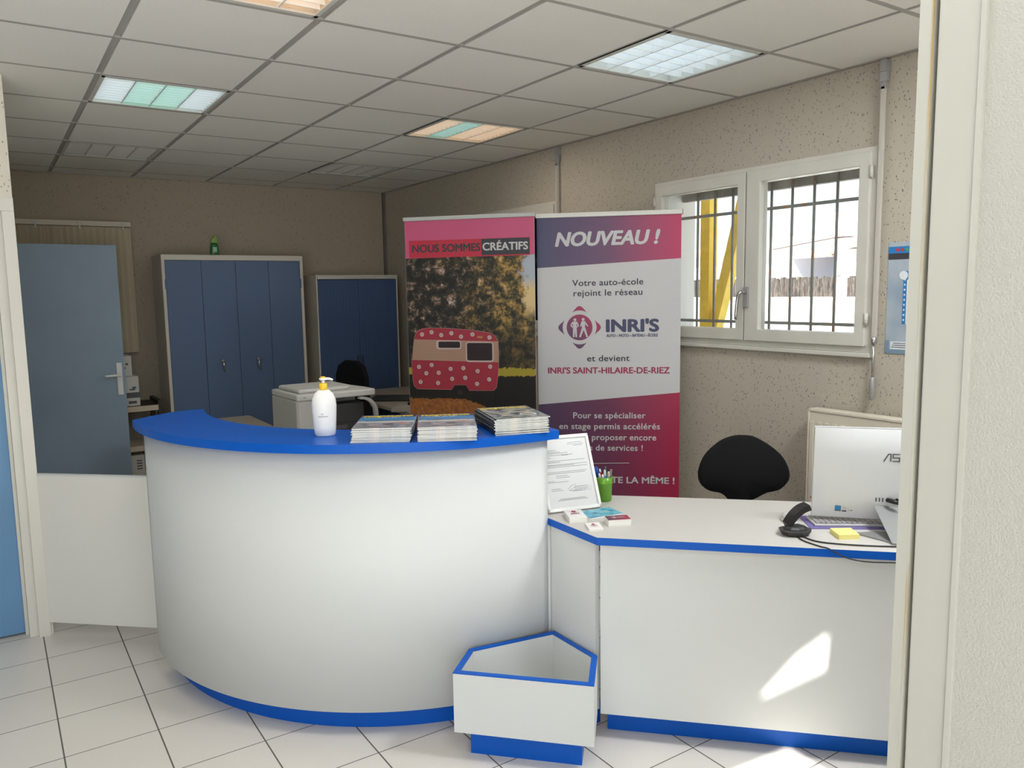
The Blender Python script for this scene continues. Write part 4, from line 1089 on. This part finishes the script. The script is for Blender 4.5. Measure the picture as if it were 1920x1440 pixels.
def fl(a, b, dd): p = lean @ Vector((a, -dd, b)); return (p.x, p.y + .006, p.z + .003)


Wf, Hf = .231, .310
bm = NB()
for lo, hi in (((0, 0), (Wf, .014)), ((0, Hf - .014), (Wf, Hf)), ((0, 0), (.012, Hf)), ((Wf - .012, 0), (Wf, Hf))):
    vs = box(bm, (lo[0], 0, lo[1]), (hi[0], .012, hi[1]))
    for v in vs: v.co = Vector(fl(v.co.x, v.co.z, v.co.y))
obj('frame', bm, M_PWHITE, t, bev=.002)
bm = NB(); vs = box(bm, (.008, .001, .008), (Wf - .008, .004, Hf - .008))
for v in vs: v.co = Vector(fl(v.co.x, v.co.z, v.co.y))
pg = obj('letter', bm, mat('letter_paper', (.80, .80, .79), .6), t)
bm = NB(); rn = random.Random(5)


def line(x0, x1, zz, hh=.0018): poly(bm, [fl(x0, zz, .0046), fl(x1, zz, .0046), fl(x1, zz + hh, .0046), fl(x0, zz + hh, .0046)])


for x0, x1, zz in ((.135, .20, .277), (.13, .205, .270), (.16, .20, .264), (.02, .045, .262), (.02, .08, .248), (.02, .095, .241), (.02, .13, .236), (.10, .13, .226), (.02, .15, .228), (.02, .05, .218), (.03, .20, .204), (.03, .09, .198), (.02, .205, .188), (.03, .15, .184), (.02, .205, .178), (.02, .20, .158), (.02, .19, .152), (.06, .11, .142), (.06, .12, .135), (.02, .05, .122), (.02, .11, .117), (.13, .19, .094), (.13, .185, .088), (.13, .19, .082), (.12, .18, .076), (.03, .07, .090), (.03, .08, .083), (.06, .17, .048), (.05, .18, .043)):
    line(x0, x1, zz)
tube(bm, [fl(*p, .0046) for p in ((.10, .084), (.115, .098), (.14, .105), (.13, .09), (.105, .080), (.16, .078))], .0006, 5)
tube(bm, [fl(.195 + .007 * math.cos(q * math.pi / 8), .083 + .009 * math.sin(q * math.pi / 8), .0046) for q in range(17)], .0004, 4)
obj('letter_text', bm, mat('letter_ink', (.25, .26, .28), .7), pg)
bm = NB(); vs = box(bm, (.008, .0062, .008), (Wf - .008, .0072, Hf - .008))
for v in vs: v.co = Vector(fl(v.co.x, v.co.z, v.co.y))
obj('glazing', bm, M_ACRYL, t)
bm = NB(); p0, p1 = fl(.10, .22, 0), fl(.13, .22, 0); prism(bm, [(p0[0], p0[1]), (p1[0], p1[1]), (p1[0], p1[1] + .05), (p0[0], p0[1] + .05)], .001, .003); tube(bm, [(p0[0] + .015, p0[1] + .004, p0[2]), (p0[0] + .015, p0[1] + .055, .004)], .004); obj('easel_back', bm, M_LGREY, t)

CUP = Vector((2.081, 2.440, ZD))
t = thing('pen_cup', 'translucent green plastic pen cup beside the framed letter', 'cup', CUP)
bm = NB(); prof = [(.027, 0), (.031, .004), (.0345, .074), (.0365, .076), (.0365, .080), (.035, .082), (.037, .104), (.0355, .104), (.0335, .082), (.0315, .076), (.029, .006), (.002, .004)]
lathe(bm, prof, 32)
MGC = mat('green_cup_plastic', (.16, .42, .03), .25, trans=.25); obj('body', bm, MGC, t)
RV = Vector((.831, -.556, 0)); BVV = Vector((.555, .826, 0))
pens = [(-.034, .012, .138, .0085, (.01, .10, .50), None, 'thick blue marker at the left of the pen cup', 'cap'),
        (-.022, -.012, .118, .0048, (.75, .78, .80), (.02, .10, .42), 'white pen with blue grip at the left of the cup', 'tip'),
        (-.016, .010, .128, .0046, (.45, .02, .03), (.8, .8, .8), 'red pen with white end in the green cup', 'end'),
        (-.008, -.016, .114, .0048, (.78, .76, .80), None, 'plain white pen at the front of the cup', 'tip'),
        (.002, -.006, .132, .005, (.66, .70, .66), (.02, .10, .42), 'grey-white pen with blue grip in the cup middle', 'tip'),
        (.008, .016, .137, .0045, (.06, .12, .12), None, 'dark green pen at the back of the cup', 'end'),
        (.020, .002, .122, .0058, (.66, .60, .50), (.25, .2, .15), 'cream pen with printed marks at the cup right', 'marks'),
        (.031, .008, .133, .0040, (.02, .02, .02), (.8, .8, .8), 'black pencil with white dots at the far right of the cup', 'dots')]
for k, (sx_, sy_, hz, r, c1, c2, lab, kind) in enumerate(pens):
    bot = RV * (sx_ * .32 + .008) + BVV * (sy_ * .6); top = RV * sx_ + BVV * sy_
    t = thing('pen', lab, 'pen', CUP + Vector((bot.x, bot.y, .0065)), 0, 'pens in the green cup')
    D_ = Vector((top.x - bot.x, top.y - bot.y, hz - .0065)); nm = 'pen_%d' % k
    at = lambda s: tuple(D_ * s)
    m1 = mat(nm + '_body', c1, .35); m2 = mat(nm + '_detail', c2 or tuple(x_ * .8 for x_ in c1), .4)
    bm = NB(); tube(bm, [at(0), at(.05), at(.93), at(1)], [r * .5, r, r, r * .6], 10); bd = obj('barrel', bm, m1, t)
    bm = NB()
    if kind == 'tip': tube(bm, [at(.72), at(.86)], r * 1.04, 10) if c2 is None else tube(bm, [at(.55), at(.80)], r * 1.05, 10); nm_ = 'grip'
    elif kind == 'cap': tube(bm, [at(.70), at(.985), at(1.01)], [r * 1.1, r * 1.1, r * .9], 10); nm_ = 'cap'
    elif kind == 'end': tube(bm, [at(.92), at(1.03)], [r * 1.02, r * .7], 10); nm_ = 'push_button'
    else:
        for q in range(5): tube(bm, [at(.75 + .05 * q), at(.765 + .05 * q)], r * 1.08, 8)
        nm_ = 'printed_rings'
    obj(nm_, bm, m2, t)
    if kind in ('tip', 'cap'):
        bm = NB(); o_ = Vector((-.25, -.6, 0)).normalized() * (r + .001); tube(bm, [Vector(at(.82)) + o_, Vector(at(.97)) + o_], .0014, 6); obj('clip', bm, m1, t)


def slab_thing(name, label, cat, loc, ang, w_, d_, h_, mm, group=None, part_name='stack', topmat=None, layers=0):
    t = thing(name, label, cat, loc, math.radians(ang), group)
    bm = NB()
    if layers:
        for q in range(layers):
            j = random.uniform(-.0006, .0006); box(bm, (j, j, h_ * q / layers + .0001), (w_ + j, d_ + j, h_ * (q + 1) / layers))
    else: box(bm, (0, 0, 0), (w_, d_, h_))
    obj(part_name, bm, mm, t)
    if topmat:
        bm = NB(); box(bm, (0, 0, h_), (w_, d_, h_ + .0006)); obj('top_card', bm, topmat, t)
    return t


def logo_on(t, x0, z, s, mats_, par=None):
    bm = NB(); fm = lambda a, b: (a, b, z)
    poly(bm, [(x0 + s * math.cos(q * math.pi / 8), .6 * s * 0 + x0 * 0 + t[1] + s * math.sin(q * math.pi / 8), z) for q in range(16)], 0)
    return bm


M_WN = mat('card_red', (.36, .04, .07), .5)
cs = slab_thing('card_stack', 'stack of white cards with a round red emblem before the framed letter', 'cards', (1.768, 2.272, ZD), -25, .068, .105, .019, M_PAPER, 'card stacks on the desk', 'cards', mat('card_white', (.80, .79, .77), .5), 8)
bm = NB(); zz = .0202
poly(bm, [(.034 + .010 * math.cos(q * math.pi / 8), .082 + .013 * math.sin(q * math.pi / 8), zz) for q in range(16)], 0)
for s in (-1, 1): poly(bm, [(.034 + s * .014, .076, zz), (.034 + s * .018, .082, zz), (.034 + s * .014, .088, zz)], 0)
text(bm, "INRI'S", .018, .050, .052, .011, lambda a, b: (a, b, zz), .04, mi=0); poly(bm, [(.014, .044, zz), (.054, .044, zz), (.054, .046, zz), (.014, .046, zz)], 0)
obj('emblem_print', bm, M_WN, cs, recalc=False)
cs = slab_thing('card_stack', 'thin pile of white cards nearest the desk corner', 'cards', (1.762, 2.147, ZD), -28, .052, .082, .007, M_PAPER, 'card stacks on the desk', 'cards', mat('card_white', (.8, .79, .77)), 3)
bm = NB(); zz = .0082
poly(bm, [(.026 + .006 * math.cos(q * math.pi / 8), .062 + .008 * math.sin(q * math.pi / 8), zz) for q in range(16)], 0); text(bm, "INRI'S", .014, .038, .042, .008, lambda a, b: (a, b, zz), .04, mi=0); poly(bm, [(.010, .030, zz), (.042, .030, zz), (.042, .0315, zz), (.010, .0315, zz)], 0)
obj('emblem_print', bm, M_WN, cs, recalc=False)
MPC = mat('purple_card', (.20, .03, .075), .4); N, L, B = nodes(MPC); tc = N.new('ShaderNodeTexCoord'); sp = N.new('ShaderNodeSeparateXYZ'); L.new(tc.outputs['Object'], sp.inputs[0])
L.new(ramp(N, L, math_node(N, L, 'MULTIPLY', sp.outputs[0], 11.5), [(0, (.10, .04, .09)), (.6, (.24, .03, .07)), (1, (.38, .02, .06))]), B.inputs['Base Color'])
cs = slab_thing('card_stack', 'stack of business cards with a purple-red top in front of the pen cup', 'cards', (1.856, 2.150, ZD), -25, .086, .056, .024, M_PAPER, 'card stacks on the desk', 'cards', MPC, 5)
bm = NB(); zz = .0252
poly(bm, [(.030 + .0065 * math.cos(q * math.pi / 8), .030 + .009 * math.sin(q * math.pi / 8), zz) for q in range(16)], 0)
for s in (-1, 1): poly(bm, [(.030 + s * .009, .024, zz), (.030 + s * .013, .030, zz), (.030 + s * .009, .036, zz)], 0)
text(bm, "INRI'S", .045, .070, .025, .010, lambda a, b: (a, b, zz), .04, mi=0); obj('emblem_print', bm, M_PRINTW, cs, recalc=False)
ML = mat('blue_leaflet', (.2, .4, .5), .35); N, L, B = nodes(ML); tc = N.new('ShaderNodeTexCoord'); mp = N.new('ShaderNodeMapping'); mp.inputs['Scale'].default_value = (22, 30, 1); L.new(tc.outputs['Object'], mp.inputs[0]); n1 = tex_noise(N, L, mp.outputs[0], 1, 4, .6)
L.new(ramp(N, L, n1.outputs[0], [(.34, (.03, .12, .25)), (.46, (.10, .40, .55)), (.56, (.20, .52, .62)), (.66, (.55, .50, .45)), (.76, (.35, .14, .08))]), B.inputs['Base Color'])
t = thing('leaflet', 'blue photo leaflet lying between the card stacks and the pen cup', 'leaflet', (1.862, 2.262, ZD), math.radians(-8))
bm = NB(); box(bm, (0, 0, .0002), (.148, .10, .004)); obj('sheets', bm, M_PAPER, t); bm = NB(); box(bm, (0, 0, .004), (.148, .10, .0046)); obj('cover', bm, ML, t)

# cordless handset dock
t = thing('telephone_dock', 'black cordless handset lying open in its dock at the desk front', 'telephone', (2.325, 1.690, ZD), math.radians(-28))
bm = NB(); prism(bm, [(-.062, -.01), (-.045, -.04), (.0, -.052), (.045, -.04), (.062, -.01), (.05, .03), (0, .045), (-.05, .03)], .0, .022)
for v in bm.verts:
    if v.co.z < .01: v.co.x *= .72; v.co.y *= .72
bs = obj('base', bm, M_DGREY, t, bev=.006)
bm = NB(); prism(bm, [(-.048, -.008), (-.03, -.032), (0, -.04), (.03, -.032), (.048, -.008), (.03, .02), (-.03, .02)], .022, .034)
for v in bm.verts:
    if v.co.z > .03: v.co.x *= .7; v.co.y *= .7
obj('cradle', bm, M_BLACK, t, bev=.004)
bm = NB(); cv = [Vector(p) for p in ((-.025, .005, .030), (-.005, .010, .060), (.022, .012, .085), (.052, .013, .098))]; cv = smooth_curve(cv, 5)
for a, b in zip(cv, cv[1:]):
    prism(bm, [(a.x - .004, a.z + .009), (a.x + .004, a.z - .009), (b.x + .004, b.z - .009), (b.x - .004, b.z + .009)], -.012, .036, f=lambda x, z, y: (x, y, z))
obj('handset', bm, M_BLACK, t)
def dk(a, b, z): p = P1 + d_desk * a + n * b; return (p.x, p.y, ZD + z)


bm = NB(); tube(bm, smooth_curve([dk(.70, .145, .008), dk(.715, .105, .004), dk(.76, .062, .0035), (*dk(.86, .047, .0035),), dk(.98, .050, .0035), dk(1.08, .062, .0035), dk(1.2, .075, .0035)], 8), .0026, 6)
tag(obj('cable', bm, M_BLACK), 'black cable running along the desk top from the telephone dock', 'cable')
bm = NB(); tube(bm, smooth_curve([dk(.69, .145, .004), dk(.70, .08, .003), dk(.745, .02, .003), dk(.775, .002, .001), dk(.80, -.004, -.012), dk(.84, -.004, -.028), dk(.90, -.003, -.036), dk(1.0, -.003, -.034), dk(1.12, -.003, -.036)], 8), .0024, 6)
tag(obj('cable', bm, M_BLACK), 'black cable hanging over the blue front edge of the desk', 'cable')
t = thing('sticky_note_pad', 'yellow sticky note pad on the desk before the computer', 'note pad', (2.396, 1.562, ZD), math.radians(-32))
bm = NB(); prism(bm, [(0, 0), (.072, 0), (.078, .080), (.004, .082)], 0, .016); obj('pad', bm, mat('yellow_paper', (.86, .76, .26), .7), t)
t = thing('computer_mouse', 'grey and white mouse behind the telephone dock', 'mouse', (2.445, 1.80, ZD), math.radians(-40))
bm = NB(); lathe(bm, [(.024, 0), (.030, .004), (.030, .012)], 20, sy=1.7); obj('base', bm, M_PWHITE, t)
bm = NB(); lathe(bm, [(.030, .012), (.027, .022), (.018, .030), (.004, .033)], 20, sy=1.7); obj('shell', bm, M_LGREY, t)
t = thing('folder', 'red edged folder at the rear edge of the desk', 'folder', (2.70, 1.87, ZD), math.radians(-45))
bm = NB(); box(bm, (0, 0, 0), (.22, .10, .010)); obj('pages', bm, M_PAPER, t); bm = NB(); box(bm, (-.003, -.003, .010), (.223, .103, .014)); obj('cover', bm, mat('red_cover', (.45, .04, .05), .5), t)
t = thing('keyboard', 'grey keyboard on a violet mat below the computer screen', 'keyboard', (2.452, 1.697, ZD), math.radians(-38))
bm = NB(); box(bm, (-.02, -.022, 0), (.41, .14, .003)); obj('violet_mat', bm, mat('violet_mat', (.16, .13, .34), .6), t)
bm = NB(); box(bm, (0, 0, .003), (.40, .107, .012), bev=.003); kb = obj('case', bm, mat('keyboard_silver', (.55, .55, .56), .4), t)
bm = NB()
for r_ in range(5):
    for q in range(21): box(bm, (.006 + q * .0186, .005 + r_ * .020, .012), (.006 + q * .0186 + .0155, .005 + r_ * .020 + .0165, .0175))
obj('keys', bm, mat('key_grey', (.34, .33, .33), .5), kb)

# all-in-one computer, back towards the entrance
e_ = Vector((.66, -.75)).normalized()
t = thing('desktop_computer', 'white all-in-one computer seen from behind at the right end of the desk', 'computer', (2.683, 1.506, ZD), math.atan2(e_.y, e_.x))
tilt = Matrix.Translation((0, 0, .028)) @ Matrix.Rotation(math.radians(7), 4, 'X')
MWS = mat('silver_white_shell', (.74, .75, .76), .32, spec=.5)
bm = NB(); prof = []
box(bm, (-.305, .004, 0), (.305, .016, .345), 1)
nxs, nzs = 14, 8; grid = []
for a in range(nxs + 1):
    col = []
    for b in range(nzs + 1):
        x = -.303 + .606 * a / nxs; z = .002 + .341 * b / nzs; ex = abs(x) / .303; ez = abs(z - .1725) / .1725
        col.append(bm.verts.new((x, -.022 * (1 - ex ** 4) * (1 - ez ** 6) + .004, z)))
    grid.append(col)
for a in range(nxs):
    for b in range(nzs): bm.faces.new((grid[a][b], grid[a + 1][b], grid[a + 1][b + 1], grid[a][b + 1])).smooth = True
bmesh.ops.transform(bm, matrix=tilt, verts=bm.verts); sh = obj('back_shell', bm, [MWS, mat('screen_edge', (.5, .51, .52), .4)], t)
bm = NB(); box(bm, (-.30, .016, .01), (.30, .018, .338)); bmesh.ops.transform(bm, matrix=tilt, verts=bm.verts); obj('screen', bm, M_BLACK, t)


def bk(x, z): p = tilt @ Vector((x, -.0195, z)); return (p.x, p.y, p.z)


bm = NB(); lx, lz, lw, lh = -.074, .232, .026, .026


def lstroke(pts, w_):
    for p, q in zip(pts, pts[1:]):
        p, q = Vector(p), Vector(q); dd = (q - p).normalized(); s = Vector((-dd.y, dd.x)) * w_ / 2
        p = p - dd * w_ * .3; q = q + dd * w_ * .3
        poly(bm, [bk(*v) for v in (p + s, p - s, q - s, q + s)])


k_ = .0045
lstroke([(lx, lz), (lx + .014, lz + lh), (lx + .022, lz + lh), (lx + .022, lz)], k_); 
for ox in (.029, .079):
    lstroke([(lx + ox + .021, lz + lh), (lx + ox, lz + lh), (lx + ox, lz + lh * .5), (lx + ox + .021, lz + lh * .5), (lx + ox + .021, lz), (lx + ox, lz)], k_)
lstroke([(lx + .056, lz + lh), (lx + .056, lz), (lx + .073, lz), (lx + .073, lz + lh)], k_)
obj('logo_lettering', bm, mat('logo_grey', (.14, .145, .15), .4), sh, recalc=False)
bm = NB()
for x in (-.093, -.082, -.071, -.043): poly(bm, [bk(x, .078), bk(x + .0035, .078), bk(x + .0035, .093), bk(x, .093)])
poly(bm, [bk(-.030, .079), bk(-.015, .079), bk(-.015, .087), bk(-.019, .093), bk(-.026, .093), bk(-.030, .087)]); obj('ports', bm, M_BLACK, sh, recalc=False)
bm = NB()


def bq(x0, x1, z0, z1, mi):
    yy = lambda x, z: -.022 * (1 - (abs(x) / .303) ** 4) * (1 - (abs(z - .1725) / .1725) ** 6) + .0035
    poly(bm, [tuple(tilt @ Vector((x, yy(x, z) - .0008, z))) for x, z in ((x0, z0), (x1, z0), (x1, z1), (x0, z1))], mi)


bq(-.226, -.205, .034, .052, 0); bq(-.226, -.205, .030, .0335, 2); bq(-.202, -.186, .034, .050, 1); bq(-.202, -.186, .029, .034, 2); bq(-.183, -.175, .032, .040, 1); bq(-.172, -.168, .034, .038, 2); bq(-.262, -.246, .030, .038, 3)
obj('stickers', bm, [mat('sticker_blue', (.02, .22, .50), .4), mat('sticker_white', (.62, .62, .63), .4), M_DGREY, mat('sticker_clear', (.78, .79, .80), .3)], sh, recalc=False)
bm = NB()
prism(bm, [(-.024, .088), (-.204, .007), (-.204, .0005), (-.196, .0005), (-.022, .076)], -.066, .066, f=lambda y, z, x: (x * (1 + 5.5 * max(0, z)), y, z))
obj('stand_arm', bm, mat('stand_silver', (.27, .275, .275), .45, metal=.3), t, bev=.001)
bm = NB(); prism(bm, [(-.17, -.10), (-.066, -.192), (.066, -.192), (.17, -.10), (.09, -.07), (-.09, -.07)], 0, .006); obj('stand_foot', bm, mat('stand_silver', (.42, .43, .43), .38), t, bev=.001)
bm = NB(); p0 = Vector(bk(-.055, .086)); tube(bm, [p0, p0 + Vector((.018, -.020, .0)), p0 + Vector((.034, -.03, -.004))], [.008, .009, .006], 8); tube(bm, smooth_curve([p0 + Vector((.034, -.03, -.004)), p0 + Vector((.07, -.045, -.03)), p0 + Vector((.12, -.04, -.08))], 6), .003, 6); obj('plugged_cable', bm, M_BLACK, t)

# chair at the reception desk
CHX = Vector((2.960, 2.440, 0)); ang = math.atan2(-.555, .831)
t = thing('office_chair', 'black swivel chair with rounded backrest behind the white desk', 'chair', CHX, ang)
px = [(260, 740), (300, 600), (400, 440), (600, 280), (780, 215), (930, 205), (1100, 230), (1300, 340), (1480, 490), (1580, 650), (1612, 790), (1580, 900), (1480, 1000), (1380, 1035), (1270, 1060), (1100, 1150), (1020, 1175), (980, 1260), (900, 1270), (770, 1260), (720, 1165), (650, 1090), (570, 1045), (420, 1010), (320, 940), (270, 850)]
sc_ = .000322
pts = [((x - 935) * sc_, .762 + (735 - y) * sc_ * 1.02) for x, y in px]
cl = smooth_curve([(x, z, 0) for x, z in pts + [pts[0]]], 4)[:-1]
bm = NB(); layers = [(.955, .0), (.99, .006), (1.0, .014), (1.0, .038), (.99, .046), (.955, .052)]
zc = .74; rings = []
for s, dy in layers:
    rings.append([bm.verts.new((p.x * s, .02 + dy - .22 * p.x * p.x - .02, zc + (p.y - zc) * s)) for p in cl])
for a, b in zip(rings, rings[1:]):
    for k in range(len(cl)): bm.faces.new((a[k], a[(k + 1) % len(cl)], b[(k + 1) % len(cl)], b[k])).smooth = True
for r_ in (rings[0], rings[-1]):
    c = bm.verts.new((0, sum(v.co.y for v in r_) / len(r_) + (.004 if r_ is rings[0] else .0), zc))
    for k in range(len(cl)): bm.faces.new((r_[k], r_[(k + 1) % len(cl)], c)).smooth = True
obj('backrest', bm, M_FABRIC, t)
bm = NB(); prism(bm, [(.23 * math.cos(a), -.25 + .22 * math.sin(a)) for a in [2 * math.pi * k / 24 for k in range(24)]], .43, .49); obj('seat', bm, M_FABRIC, t, bev=.02)
bm = NB(); tube(bm, smooth_curve([(0, -.2, .42), (0, .03, .42), (0, .07, .50), (0, .06, .70)], 5), .02); tube(bm, [(0, 0, .11), (0, -.1, .43)], .026); obj('column', bm, M_BLACK, t)
star_base(t, M_BLACK)
